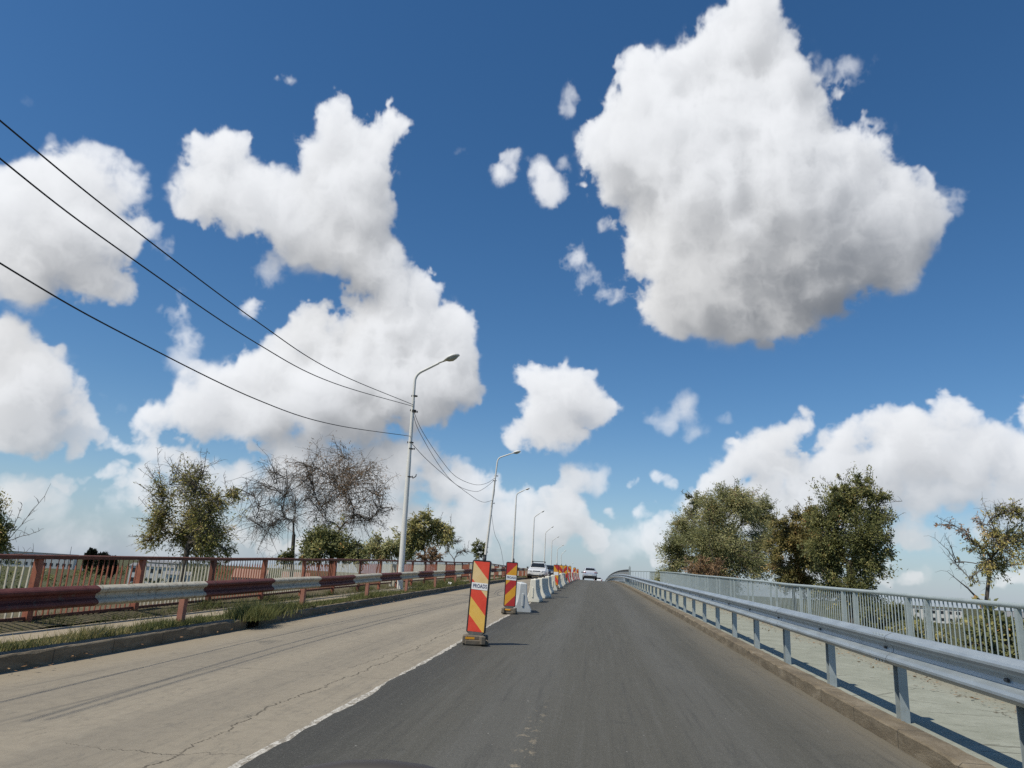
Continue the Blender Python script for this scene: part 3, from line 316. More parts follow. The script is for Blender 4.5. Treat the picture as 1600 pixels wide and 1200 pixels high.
TREES={'edge':{'base':(-16.95,19.4,-3.5),'fork':(0.1,4.53),'cl':[(-0.13,5.94,0.51),(0.26,5.21,0.35),(0.37,4.86,0.31),(-0.25,5.4,0.7),(0.47,4.99,0.19,0.6),(-0.52,6.29,0.51)],'tips':[(1.47,6.28),(0.95,5.99),(1.51,5.31),(1.42,4.74),(0.64,5.8),(0.3,6.05)]},'half_bare':{'base':(-16.16,29,-4),'fork':(-0.29,5.92),'cl':[(-0.33,7.34,1.09,0.8),(-1.47,7.15,0.71,0.8),(-1.88,6.04,0.6),(-0.08,5.98,1.09),(1.14,6.04,0.65),(1.07,7.66,0.71,0.75),(1.63,7.95,0.44,0.65),(-1.53,8.07,0.65,0.5),(0.08,8.22,0.76,0.55),(-0.84,8.64,0.65,0.35),(-2.18,6.73,0.44,0.6),(0.81,6.87,0.71,0.75),(0.36,6.59,0.65,0.8),(-1.02,6.52,0.6,0.8),(0.56,8.69,0.44,0.3),(-1.25,6.25,0.68),(1.66,5.71,0.33,0.8)],'tips':[(-3.09,8.84),(-2.13,9.72),(-1.77,9.33),(-1.07,9.6),(-0.39,9.46),(-0.14,9.17),(0.32,9.46),(-2.95,7.72),(-2.57,9.02),(-2.82,6.1),(2.13,8.84),(-1.61,9.39),(-0.68,9.31),(0.02,9.4),(-2.17,8.85),(0.98,8.71)]},'bare_left':{'base':(-15.82,39,-4),'fork':(-0.35,6.97),'cl':[(-0.53,7.96,0.35),(-0.21,8.59,0.57),(-1.23,8.55,0.64),(-2.78,8.58,0.92),(-2.3,9.55,1.06),(-2.84,7.54,0.85),(-1.86,10.39,0.99),(-0.8,9.37,1.13),(-0.18,10.21,0.99),(-2.33,7.12,0.78),(-1.26,7.72,0.78),(-3.53,9.15,0.64),(0.48,9.43,0.78)],'tips':[(-3.74,9.99),(-3.01,11.06),(-2.19,11.09),(-3.58,8.02),(-2.47,5.85),(-1.73,5.79)]},'bare_right':{'base':(-14.19,40,-4),'fork':(-0.1,6.62),'cl':[(0.38,7.75,0.36),(-0.89,7.9,0.43),(-0.92,10.53,1.29),(-2.0,10.71,0.93),(0.13,11.08,1.22),(1.12,10.26,1.08),(1.99,9.69,0.86),(2.31,8.75,0.72),(-1.1,8.95,1.08),(1.04,8.34,0.93),(-0.5,11.65,0.65),(-0.08,9.7,1.15),(1.51,10.74,0.72),(0.65,9.17,0.93),(1.78,7.92,0.65)],'tips':[(2.67,9.82),(1.78,11.0),(2.63,9.54),(2.35,7.67),(-0.77,12.3),(-1.52,12.27),(-2.25,12.06),(2.65,10.07),(-0.14,12.14)]},'thicket':{'base':(-14.07,38,-4),'fork':(-0.06,5.7),'cl':[(-0.17,6.51,0.96),(-1.08,6.07,0.68),(0.9,6.3,0.82),(1.46,6.2,0.68),(-2.14,5.66,0.44),(-0.59,7.05,0.58,0.7),(0.3,6.93,0.58,0.7),(1.8,5.9,0.48)],'tips':[(-0.32,7.66),(-1.26,6.85),(2.03,6.95)]},'bush':{'base':(-15.05,52,-4),'fork':(-0.07,5.89),'cl':[(-0.26,6.76,0.87),(-0.93,6.9,0.64),(0.56,6.98,0.83),(-1.43,6.35,0.51),(-0.53,7.55,0.41,0.7),(1.23,6.75,0.64)],'tips':[(-0.48,8.0)]},'yellow':{'base':(-14.8,66,-4),'fork':(-0.21,7.52),'cl':[(-0.23,10.46,0.63),(-0.93,9.74,1.04),(1.15,9.39,0.98),(-1.66,8.12,0.98),(-2.56,8.3,0.81),(1.61,8.85,0.63),(0.22,9.34,1.04),(-1.51,9.03,0.86),(1.85,9.42,0.4),(-2.16,7.2,0.75),(-0.81,8.39,0.81),(0.63,10.04,0.58)],'tips':[(1.03,10.86),(-0.91,10.77),(1.88,10.56),(-0.07,11.38)]},'brown_shrub':{'base':(-13.9,64,-4),'fork':(-0.09,6.3),'cl':[(-0.15,6.94,0.67,0.8),(-0.8,6.69,0.5,0.8),(0.53,6.87,0.5,0.8),(0.03,7.49,0.39,0.5)],'tips':[]},'bare_shrub':{'base':(-13.5,74,-4),'fork':(-0.26,6.91),'cl':[(-0.7,8.44,0.58),(0.44,7.87,0.58),(-0.08,8.78,0.51),(0.96,7.78,0.45),(-1.25,7.91,0.45)],'tips':[(-0.6,9.57),(1.09,8.78),(1.75,7.57),(-1.7,8.64),(0.72,8.51)]},'small_dark':{'base':(-13.62,90,-4),'fork':(-0.18,7.8),'cl':[(-0.43,9.23,0.42),(-0.79,8.68,0.39),(-0.07,8.56,0.46),(0.43,9.27,0.39),(-0.43,8.09,0.46),(0.27,8.13,0.39),(-0.98,9.27,0.23,0.6)],'tips':[]},'grey_green':{'base':(7.64,50,-4),'fork':(-0.09,7.04),'cl':[(-0.13,10.19,1.28),(1.51,10.68,1.12),(-1.58,9.0,1.28),(-2.69,7.92,0.88),(-2.61,6.83,0.88),(-0.57,8.23,1.68),(1.47,8.74,1.68),(2.72,10.32,0.88),(2.88,8.73,0.96),(-0.86,11.12,0.6,0.7),(0.38,11.34,0.64,0.8),(1.54,11.73,0.48,0.7),(-1.61,11.3,0.28,0.6),(-0.58,6.53,1.36),(1.83,7.06,1.36),(3.31,10.89,0.64,0.8),(2.34,11.26,0.64,0.8),(3.32,9.86,0.72),(-2.11,9.6,0.64,0.7),(-3.02,5.88,0.8),(0.61,5.68,1.2),(-1.16,10.48,0.64,0.6),(3.11,7.21,0.8)],'tips':[(1.35,12.4),(-1.98,11.58),(2.97,11.79),(3.88,10.91),(3.17,11.51)]},'dead_brush':{'base':(6.48,46,-4),'fork':(-0.07,5.94),'cl':[(-0.13,6.68,0.59,0.7),(0.57,6.53,0.55,0.7),(-0.66,6.39,0.48,0.7),(0.16,5.96,0.74,0.8),(0.95,6.99,0.33,0.5)],'tips':[(0.33,8.0)]},'dark_leafy':{'base':(10.07,31,-3.5),'fork':(-0.03,6.13),'cl':[(0.1,8.25,0.91),(-0.33,8.49,0.57),(0.63,8.97,0.52),(0.36,9.42,0.29,0.75),(-0.06,9.01,0.38,0.8),(0.89,8.04,0.57),(-0.78,7.96,0.57),(0.27,7.13,0.95),(1.09,7.12,0.33,0.8),(1.29,6.56,0.26,0.8),(0.45,6.2,0.71),(-0.64,6.09,0.76),(-0.7,7.08,0.81),(1.06,8.81,0.36,0.8),(-0.73,8.91,0.29,0.7),(1.14,7.55,0.43),(-1.22,6.56,0.67),(-1.29,7.68,0.43),(-0.12,9.61,0.14,0.5),(0.79,9.49,0.17,0.5),(0.16,5.29,0.81),(-0.8,5.23,0.71),(0.8,6.05,0.38)],'tips':[(2.09,8.65),(2.08,8.17),(1.84,8.84),(-1.13,9.41),(0.69,9.82),(0.07,9.85)]},'olive_brush':{'base':(9.19,36,-4),'fork':(0.05,6.44),'cl':[(0.28,7.03,0.79),(0.04,8.09,0.62,0.9),(-0.5,7.51,0.56,0.9),(-0.82,6.68,0.51),(0.64,8.85,0.53,0.8),(0.01,8.91,0.42,0.7),(0.88,7.78,0.68),(1.0,8.57,0.51,0.8),(-0.44,8.3,0.37,0.7),(1.32,9.12,0.39,0.8),(-1.06,7.1,0.45),(-0.84,7.78,0.45,0.9),(-0.93,8.42,0.37,0.7),(0.24,7.6,0.68),(0.91,6.77,0.68),(-0.67,5.98,0.62),(0.59,5.9,0.79)],'tips':[(0.33,9.52),(-0.32,9.28)]},'sparse':{'base':(7.6,16,-2.0),'fork':(0.14,4.17),'cl':[(0.49,5.07,0.23,0.6),(0.21,4.68,0.26,0.65),(-0.06,4.41,0.21,0.65),(0.34,4.43,0.31,0.8),(0.71,4.66,0.26,0.6),(-0.22,4.58,0.12,0.3,1),(-0.43,4.83,0.11,0.5,1),(-0.24,4.73,0.09,0.55,1),(-0.01,3.94,0.21,0.7),(0.5,4.02,0.26,0.7),(0.97,4.46,0.31,0.6),(0.85,5.05,0.19,0.5),(-0.33,4.07,0.09,0.3),(0.68,5.03,0.17,0.4),(-0.22,3.74,0.12,0.4),(0.21,4.08,0.21,0.5),(0.11,4.85,0.14,0.3,1)],'tips':[(-0.66,4.96),(-0.84,4.5),(-0.64,4.56),(-0.58,4.22),(-0.64,3.87),(-0.38,4.04),(-0.71,4.79),(0.9,5.22),(0.52,5.27),(0.7,5.28),(1.13,5.13),(1.18,4.75),(0.26,5.13)]},'slope_shrub':{'base':(5.95,11.8,-1.6),'fork':(-0.12,2.12),'cl':[(-0.14,2.51,0.26),(0.12,2.53,0.3),(-0.41,2.43,0.17),(-0.63,2.28,0.13),(0.19,2.23,0.31),(-0.2,2.16,0.31),(-0.54,2.14,0.17),(0.39,2.5,0.26)],'tips':[]},'far_right_shrub':{'base':(15.24,42,-5),'fork':(-0.08,5.14),'cl':[(0.19,5.79,0.48),(-0.58,5.65,0.51),(0.69,5.67,0.32),(-1.17,5.39,0.48),(-0.08,5.14,0.58)],'tips':[]},'yellow_weeds':{'base':(6.06,15,-2),'fork':(-0.06,2.47),'cl':[(-0.04,2.75,0.18,0.7),(0.24,2.69,0.17,0.7),(-0.31,2.81,0.16,0.7),(-0.6,2.71,0.17,0.7),(-0.17,2.52,0.18,0.8),(0.39,2.61,0.14,0.7)],'tips':[]}}
# ------------------------------------------------------------------ the setting
YS=[-9+.5*i for i in range(0,160)]+[71+2*i for i in range(0,110)]
crown=lambda x:-.018*(-1.95-x) if x<-1.95 else (-.010*(x+1.95))
def tabf(xs,vs):
    return lambda y: float(np.interp(y,xs,vs))
KX=tabf([0,12,16,38,60],[-5.47,-5.52,-5.62,-6.0,-6.0])       # left kerb line
GX=tabf([0,12,16,38,60],[-5.86,-5.88,-5.95,-6.25,-6.25])     # left guardrail line
RX=tabf([0,20,30,60],[2.37,2.37,2.33,2.25])                  # right kerb line
def sheet(name,x0,x1,ys,dz,mat,nx=1,jit0=None,jit1=None,thick=None):
    vs=[];fs=[]
    for i,y in enumerate(ys):
        a=x0(y) if callable(x0) else x0; c=x1(y) if callable(x1) else x1
        for k in range(nx+1):
            x=a+(c-a)*k/nx; vs.append((x,y,zr(y)+(dz(x,y) if callable(dz) else dz)))
    for i in range(len(ys)-1):
        for k in range(nx):
            o=i*(nx+1)+k; fs.append([o,o+1,o+nx+2,o+nx+1])
    mb=MB(); mb.add(vs,fs); o=mb.build(name,mat)
    for p in o.data.polygons:
        pass
    return tag(o,kind='structure')
def wob(a,s,seed):
    r=np.random.default_rng(seed).random(4000)
    def f(y):
        t=(y+50)/s; i=int(t); q=t-i; q=q*q*(3-2*q); return a*((r[i]*(1-q)+r[i+1]*q)-.5)*2
    return f
w1,w2,w3=wob(.022,.5,1),wob(.014,.13,2),wob(.03,1.7,3)
edge=lambda y:-1.93+w1(y)+w2(y)+w3(y)*.6
YF=[-9+.1*i for i in range(0,500)]+[41+.5*i for i in range(0,60)]+[71+2*i for i in range(0,110)]
sheet('road',lambda y:KX(y)-.06,-1.80,YS,lambda x,y:crown(x),M['old'],8)
sheet('road_line',lambda y:-1.992+w2(y+3)*.8+w1(y+9)*.5,lambda y:-1.78,YF,.004,M['line'])
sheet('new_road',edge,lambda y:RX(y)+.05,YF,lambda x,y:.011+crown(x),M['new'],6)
# kerbs: real steps with chipped, wavering tops
def kerb(name,xa,xb,h,y0,y1,face,seed,step=.14):
    r=random.Random(seed); ys=[]; y=y0
    while y<y1: ys.append(y); y+=step if y<70 else 2
    ys.append(y1); secs=[]
    for y in ys:
        j=lambda a:(r.random()-.5)*2*a
        ch=.012 if r.random()>.12 else .03
        hh=h+j(.0035); ox=(RX(y)-2.0) if face>0 else (KX(y)+6.68); z=zr(y)+crown(RX(y) if face>0 else KX(y))
        if face>0: pr=[(xa+j(.004),-.3),(xa+j(.005),hh-ch),(xa+ch+j(.003),hh),(xb,hh),(xb,-.3)]
        else: pr=[(xb+j(.004),-.3),(xb+j(.005),hh-ch),(xb-ch+j(.003),hh),(xa,hh),(xa,-.3)]
        secs.append([(x+ox,y,z+q) for x,q in pr])
    mb=MB(); mb.loft(secs); return tag(mb.build(name,M['kerb']),kind='structure')
kerb('kerb',-6.88,-6.68,.155,-9,11.9,-1,1); kerb('kerb',-6.92,-6.73,.14,12.5,30,-1,2); kerb('kerb',-6.89,-6.69,.145,30.03,280,-1,3)
kerb('kerb',2.0,2.20,.145,-9,280,1,4)
vz=wob(.02,.7,8)
sheet('verge',lambda y:KX(y)-.62,lambda y:KX(y)-.19,YS,lambda x,y:.075+vz(y*1.7+x*3),M['soil'],4)
sheet('footpath',lambda y:KX(y)-1.22,lambda y:KX(y)-.60,YS,.10,M['path'],3)
sheet('back_verge',-8.3,lambda y:KX(y)-1.2,YS,lambda x,y:.105+.09*min(1,max(0,(KX(y)-1.2-x)/.3))+vz(y*1.3+x*5)*1.2,M['soil'],8)
sheet('sidewalk',lambda y:RX(y)+.18,4.7,YS,.088,M['walk'],4)
# land: one sheet to the horizon, with the overpass bank raised on it
XG=[-6000,-2500,-1000,-420,-200,-110,-70,-48,-36,-28,-24,-21,-18,-16,-14,-12.5,-11,-9.6,-8.6,-7.9,-5,0,3,4.5,5.2,6.2,7.5,9,11,13,16,20,26,36,60,110,200,420,1000,2500,6000]
YG=[-400,-150,-60,-30,-15]+[-9+4*i for i in range(0,64)]+[250,290,340,420,560,800,1300,2200,4000,8000]
def landz(x,y):
    zt=zr(min(max(y,-9),300))-.02
    d=max(0,-8.0-x,x-4.6); n=.35*math.sin(x*.9+y*.37)+.3*math.sin(y*.8-x*.31)
    if d==0: return max(zt-.35,-7.5)
    return max(-7.0+(.25*n if d<60 else 0),zt-.1-d/1.75+.3*n*min(1,d/3))
vs=[(x,y,landz(x,y)) for y in YG for x in XG]; nx=len(XG)
mb=MB(); mb.add(vs,[[j*nx+i,j*nx+i+1,(j+1)*nx+i+1,(j+1)*nx+i] for j in range(len(YG)-1) for i in range(nx-1)],0,True)
tag(mb.build('ground',M['land']),kind='structure')
# ------------------------------------------------------------------ guardrails
def sweep(mb,prof,ys,x,z,mfun=None,jx=None,closed=False,smooth=False):
    n=len(prof); secs=[[( (x(y) if callable(x) else x)+(jx(y) if jx else 0)+a,y,zr(y)+(z(y) if callable(z) else z)+q) for a,q in prof] for y in ys]
    o=len(mb.v); mb.v.extend([p for s in secs for p in s])
    for i in range(len(ys)-1):
        mi=mfun((ys[i]+ys[i+1])/2) if mfun else 0
        for k in range(n if closed else n-1):
            mb.f.append([o+i*n+k,o+i*n+(k+1)%n,o+(i+1)*n+(k+1)%n,o+(i+1)*n+k]); mb.m.append(mi); mb.sm.append(smooth)
def wbeam(h,d,s,t=.006):                      # W section, s=+1 bulges to +x
    f=[(0,1),(.25,.985),(.8,.90),(1,.84),(1,.78),(.85,.70),(.25,.60),(.12,.5),(.25,.40),(.85,.30),(1,.22),(1,.16),(.8,.10),(.25,.015),(0,0)]
    a=[(s*d*p,h*q) for p,q in f]; b=[(p-s*t,q) for p,q in a][::-1]; return a+b
# left, red and cream
gl=thing('painted_guardrail',(-5.9,14,zr(14)+.1),'old steel guardrail painted in maroon and cream blocks beside the weedy kerb','guardrail')
def rel(o,p): o.location=Vector(o.location)-Vector(p.location)
ysl=sorted(set([-6+.5*i for i in range(0,90)]+[40+2*i for i in range(0,60)]+[8.53+2.49*k for k in range(-6,60)]))
jl=wob(.022,3.1,12)
mb=MB(); sweep(mb,wbeam(.24,.07,1),ysl,GX,lambda y:.425+.0035*max(0,y-10)+jl(y+7)*.4,lambda y:int(((y-8.53)//2.49))%2,jl,True)
mb.m=[ {0:1,1:0}[k] for k in mb.m]
rel(mb.build('rail',[M['red_rail'],M['cream_rail']],gl),gl)
def cpost(x,y,z0,z1,w,d,mat,par,name='post',open_s=1):
    mb=MB(); z0+=zr(y); z1+=zr(y); t=.008
    mb.box((x,y-w/2+t/2,(z0+z1)/2),(d,t,z1-z0)); mb.box((x,y+w/2-t/2,(z0+z1)/2),(d,t,z1-z0)); mb.box((x+open_s*(d/2-t/2),y,(z0+z1)/2+.001),(t,w-2*t,z1-z0-.002))
    o=mb.build(name,mat,par); rel(o,par); return o
y=10.62-4.7*3
while y<100:
    cpost(GX(y)-.05+jl(y),y,.03,.62+.0035*max(0,y-10),.10,.08,M['post_paint'],gl); y+=4.7
# right, galvanised
gr=thing('steel_guardrail',(2.5,12,zr(12)+.1),'shiny galvanised double wave guardrail on the right kerb','guardrail')
ysr=[-5+.333*i for i in range(0,180)]+[55.2+1.5*i for i in range(0,60)]; jr=wob(.008,2.6,15)
GR=lambda y:RX(y)+.135
mb=MB(); sweep(mb,wbeam(.265,.078,-1),ysr,GR,lambda y:.537,None,jr,True); rel(mb.build('rail',M['galv'],gr),gr)
yb=6.95-1.9*4; k=0
while yb<62:
    cpost(GR(yb)+.085,yb,.06,.70,.105,.07,M['galv_post'],gr,'post',1)
    if 2<yb<30:
        mb=MB(); mb.tube([(GR(yb)-.016+jr(yb),yb-.02,zr(yb)+.669),(GR(yb)-.016+jr(yb),yb+.02,zr(yb)+.669)],.012,8); rel(mb.build('bolt',M['bolt'],gr),gr)
    if k%2==0:
        mb=MB(); sweep(mb,[(q0-.0022,q1) for q0,q1 in wbeam(.267,.0785,-1)],[yb-.16,yb+.16],GR,.536,None,jr,True); sp=mb.build('splice_plate',M['galv'],gr); rel(sp,gr)
        if 2<yb<14:
            for dy in (-.10,-.035,.035,.10):
                for dz in (.028,.238):
                    mb=MB(); mb.tube([(GR(yb)-.058+jr(yb),yb+dy,zr(yb)+.535+dz),(GR(yb)-.074+jr(yb),yb+dy,zr(yb)+.535+dz)],.010,6); o=mb.build('bolt',M['galv_post'],sp); o.location=Vector(o.location)-Vector(sp.location)-Vector(gr.location)
    k+=1; yb+=1.9
# ------------------------------------------------------------------ left fence, bays painted red and cream in turn
ftop=tabf([4,8.3,15,21,30,39,50,61,74,85,120],[.95,.97,1.01,1.05,1.08,1.10,1.08,.97,.86,.8,.8])
XF=-7.0
fl=thing('picket_fence',(XF,14,zr(14)+.1),'rusty picket fence with bays painted red and cream along the left footpath','fence')
ysf=[-4+.5*i for i in range(0,100)]+[46+2*i for i in range(0,56)]; jf=wob(.012,2.2,21)
mb=MB(); sweep(mb,[(-.045,-.055),(.045,-.055),(.05,-.01),(.03,0),(-.03,0),(-.05,-.01)],ysf,XF,lambda y:ftop(y)+jf(y),None,jf,True); rel(mb.build('handrail',M['brown_rail'],fl),fl)
mb=MB(); sweep(mb,[(-.015,-.02),(.015,-.02),(.015,.02),(-.015,.02)],ysf,XF,lambda y:ftop(y)-.77,None,jf,True); rel(mb.build('bottom_rail',M['brown_rail'],fl),fl)
k=0; BAY=2.22; y0=8.92-BAY*4
while y0<112:
    red=(k%2==0); mt=M['red_fence'] if red else M['cream_fence']
    mb=MB(); zt=zr(y0)+ftop(y0)
    mb.box((XF,y0,zt-.06-.44),(.075,.10,.90),0,0,0,.92)
    rel(mb.build('post',M['red_fence'] if (k%4!=2) else M['brown_rail'],fl),fl)
    mb=MB(); n=18 if y0<50 else 14
    for i in range(n):
        y=y0+.07+(BAY-.14)*(i+.5)/n; zt=zr(y)+ftop(y); ln=rnd.gauss(0,.018)
        z0=zt-.80; z1=zt-.05; hw=.0065; hd=.010
        tp=zt-.155
        a=[(-hd,-hw),(hd,-hw),(hd,hw),(-hd,hw)]
        secs=[[(XF+p,y+q-ln*.5,z0) for p,q in a],[(XF+p,y+q+ln*.4,tp) for p,q in a],[(XF+p*.45,y+q*.5+ln*.5,tp+.05) for p,q in a],[(XF+p*.4,y+q*.45+ln*.5,z1) for p,q in a]]
        mb.loft(secs)
    rel(mb.build('picket_panel',mt,fl),fl)
    k+=1; y0+=BAY
# ------------------------------------------------------------------ right fence, galvanised panels between paired posts
fr=thing('steel_railing',(4.3,12,zr(12)+.09),'pale galvanised picket railing with paired posts beyond the right sidewalk','railing')
XR=4.3; rt=tabf([0,13,26,42,70],[1.075,1.075,1.115,1.165,1.165])
yse=[-3+.5*i for i in range(0,127)]; jz=wob(.010,2.5,31)
mb=MB(); circ=[(.036*math.cos(2*math.pi*k/10),.030*math.sin(2*math.pi*k/10)-.03) for k in range(10)]
sweep(mb,circ,yse,XR,lambda y:rt(y)+jz(y),None,None,True,True); rel(mb.build('handrail',M['zinc_fence'],fr),fr)
mb=MB(); sweep(mb,[(-.018,-.018),(.018,-.018),(.018,.018),(-.018,.018)],yse,XR,lambda y:rt(y)-.86,None,None,True); rel(mb.build('bottom_rail',M['zinc_fence'],fr),fr)
yp=11.07-2.72*4
while yp<59:
    for q in (yp-.60,yp):
        mb=MB(); mb.box((XR,q,zr(q)+.06+(rt(q)-.115)/2),(.045,.062,rt(q)-.115)); rel(mb.build('post',M['zinc_fence'],fr),fr)
    mb=MB()
    ys_=[yp-.60+.12*i for i in range(1,5)]+[yp+.1178*i for i in range(1,18)]
    for q in ys_:
        z=zr(q); l=rnd.gauss(0,.004)
        mb.tube([(XR,q+l,z+rt(q)-.87),(XR,q,z+rt(q)-.10),(XR-.004,q,z+rt(q)-.03)],[.0085]*3,6,0,False)
    rel(mb.build('picket_panel',M['zinc_fence'],fr),fr); yp+=2.72
mb=MB(); ye=60.0; mb.tube([(XR,ye,zr(ye)+rt(ye)-.03),(3.2,ye+1.6,zr(ye)+1.13),(2.75,ye+2.6,zr(ye)+1.13)],.033,8); 
for i in range(9):
    t=i/8; x=4.3-1.55*t; mb.box((x,ye+2.6*t,zr(ye)+.58),(.02,.02,1.0))
rel(mb.build('end_return',M['zinc_fence'],fr),fr)
# bridge parapet beyond the sidewalk
bp=thing('bridge_parapet',(2.7,52,zr(52)),'dull grey older bridge parapet with dark handrail far up the road','railing')
yd=[57.5+1.5*i for i in range(0,96)]
mb=MB(); sweep(mb,[(-.04,-.04),(.04,-.04),(.04,.04),(-.04,.04)],yd,2.7,1.16,None,None,True); rel(mb.build('handrail',M['clamp'],bp),bp)
for zz in (.55,.80):
    mb=MB(); sweep(mb,[(-.03,-.07),(.03,-.07),(.03,.07),(-.03,.07)],yd,2.62,zz,None,None,True); rel(mb.build('cross_rail',M['old_galv'],bp),bp)
for i in range(0,34):
    q=57.6+3*i; mb=MB(); mb.box((2.73,q,zr(q)+.62),(.07,.09,1.0)); rel(mb.build('post',M['old_galv'],bp),bp)
mb=MB()
for i in range(0,420):
    q=57.7+.25*i; mb.box((2.71,q,zr(q)+.99),(.015,.02,.28))
rel(mb.build('picket_panel',M['old_galv'],bp),bp)
mb=MB(); mb.box((2.66,57.3,zr(57)+.75),(.16,.14,1.25),0,0,0,.9); mb.box((2.66,57.3,zr(57)+1.4),(.06,.06,.12)); rel(mb.build('end_post',M['galv_post'],bp),bp)
# ------------------------------------------------------------------ lamp posts
def lamp(base,h,reach,rise,label,lean=(0,0),headscale=1.0,thick=1.0,bits=True):
    x,y=base; z=zr(y)+.10
    t=thing('street_lamp',(x,y,z),label,'street lamp','white street lamps along the left verge')
    mb=MB(); L=lambda q:(lean[0]*q/h,lean[1]*q/h,q)
    mb.tube([L(-.3),L(.0),L(h*.30),L(h*.58),L(h*.60),L(h*.87)],[.128*thick,.124*thick,.108*thick,.092*thick,.082*thick,.070*thick],14)
    mb.build('pole',M['lamp_white'],t)
    b=Vector(L(h*.86)); top=Vector(L(h)); mb=MB(); pts=[b,b.lerp(top,.72)]
    d=Vector((reach,0,rise)); r=.42
    p0=b.lerp(top,.72)
    for i in range(1,8):
        q=i/7; c=top; a=p0; e=top+d*.20; pts.append(a.lerp(c,q).lerp(c.lerp(e,q),q))
    pts.append(top+d*.72)
    mb.tube(pts,[.060*thick]*2+[.056*thick]*7+[.050*thick],10); mb.build('arm',M['lamp_white'],t)
    e=top+d*.70; u=d.normalized(); ang=math.atan2(u.z,u.x)-.12; s=headscale
    Mx=Matrix.Translation(e)@Matrix.Rotation(-ang,4,'Y')
    mb=MB(); secs=[]
    for q,w,hh,zz in ((0,.035,.035,0),(.18,.05,.045,.005),(.26,.10,.06,.02),(.36,.15,.085,.03),(.50,.165,.10,.035),(.62,.14,.085,.03),(.70,.07,.05,.02),(.715,.02,.02,.015)):
        secs.append([tuple(Mx@Vector((q*s,w*s*math.cos(2*math.pi*k/14),(zz+hh*(math.sin(2*math.pi*k/14) if math.sin(2*math.pi*k/14)>0 else .35*math.sin(2*math.pi*k/14)))*s))) for k in range(14)])
    mb.loft(secs,0,True,True,True); hd=mb.build('lamp_head',M['lamp_cap'],t)
    mb=MB(); secs=[]
    for q,w,hh in ((.27,.06,.03),(.34,.11,.07),(.46,.13,.10),(.58,.10,.07),(.66,.05,.03)):
        secs.append([tuple(Mx@Vector((q*s,w*s*math.cos(math.pi*k/8),(.012-hh*math.sin(math.pi*k/8))*s))) for k in range(9)])
    mb.loft(secs,0,True,True,True); mb.build('lamp_bowl',M['lamp_glass'],hd)
    return t
def bracket(t,x,z,side):
    mb=MB(); mb.box((x+side*.10,0,z),(.09,.03,.028)); mb.tube([(x+side*.13,0,z-.03),(x+side*.13,0,z+.04)],[.022,.017],8)
    mb.tube([(x,0,z-.018),(x,0,z+.018)],.088,10); mb.build('bracket',M['clamp'],t)
l1=lamp((-6.66,25.9),7.72,1.20,.66,'tall white street lamp nearest the viewer carrying three black cables',(-.16,0),1.2,.86)
for x,z,s in ((-.08,6.9,-1),(-.08,6.35,-1),(-.08,6.30,1),(-.07,5.15,-1),(-.065,4.92,1),(-.045,3.9,1)): bracket(l1,x,z,s)
mb=MB(); mb.box((-.30,.05,.45),(.18,.14,.75)); mb.build('control_box',M['cream_rail'],l1)
mb=MB(); mb.tube([(.1,0,3.85),(.21,0,3.92),(.225,0,4.0)],.019,6); mb.build('hook',M['clamp'],l1)
l2=lamp((-6.66,45.5),7.4,1.05,.40,'white street lamp leaning to the right behind the nearest striped board',(.50,-.15),1.0,.75)
for z,s in ((6.3,1),(6.0,-1),(4.6,1)): bracket(l2,.50*z/7.4,z,s)
for x,d,h,re,ri,lb in ((-6.74,62.6,6.85,.85,.44,'third white street lamp from the front, just left of the second striped board'),(-6.62,81,6.27,.85,.62,'fourth street lamp, rising directly behind the left edge of the white car'),
    (-6.62,101,5.82,.85,.75,'fifth street lamp, rising behind the roof of the white car'),(-6.56,116.2,5.55,.85,.6,'sixth street lamp, beside the third striped board'),(-6.55,134.2,5.2,.9,.68,'seventh street lamp, behind the third striped board'),
    (-6.5,149.6,4.95,.7,.74,'eighth street lamp, small above the far boards'),(-6.5,199,4.6,1.0,1.2,'farthest tiny street lamp above the far red and white barriers')):
    lamp((x,d),h,re,ri,lb,(.03,0),.78,.85 if d<120 else .95)
# cables
def cable(name,pts,label,r=.022):
    mb=MB(); mb.tube(pts,r,6); o=mb.build(name,M['cable']); return tag(o,label,'cable','overhead cables between the lamps')
def lag(ts,zs,n,y0,y1):
    out=[]
    for i in range(n+1):
        y=y0+(y1-y0)*i/n; z=0
        for j in range(len(ts)):
            l=1
            for k in range(len(ts)):
                if k!=j: l*=(y-ts[k])/(ts[j]-ts[k])
            z+=l*zs[j]
        out.append((y,z))
    return out
def spline(P,n=10):
    P=[Vector(p) for p in P]; P=[P[0]*2-P[1]]+P+[P[-1]*2-P[-2]]; out=[]
    for i in range(1,len(P)-2):
        for k in range(n):
            t=k/n; a,b,c,d=P[i-1:i+3]; out.append(.5*((2*b)+(c-a)*t+(2*a-5*b+4*c-d)*t*t+(3*b-a-3*c+d)*t**3))
    return out+[P[-2]]
for P,lb in (([(-6.7,2.5,6.0),(-6.7,6.5,5.83),(-6.7,8.8,5.78),(-6.7,13,5.84),(-6.7,17.4,6.1),(-6.78,25.9,7.28)],'uppermost black cable running left from the nearest lamp post'),
    ([(-6.7,2.5,5.8),(-6.7,6.6,5.43),(-6.7,8.95,5.36),(-6.7,13.1,5.43),(-6.7,17.4,5.80),(-6.78,25.9,7.22)],'middle black cable running left from the nearest lamp post'),
    ([(-6.7,2.5,4.6),(-6.7,6.9,4.32),(-6.7,9.3,4.27),(-6.7,13.5,4.38),(-6.7,17.8,4.80),(-6.78,25.9,6.10)],'lowest black cable running left from the nearest lamp post')):
    cable('overhead_cable',spline(P),lb,.0105)
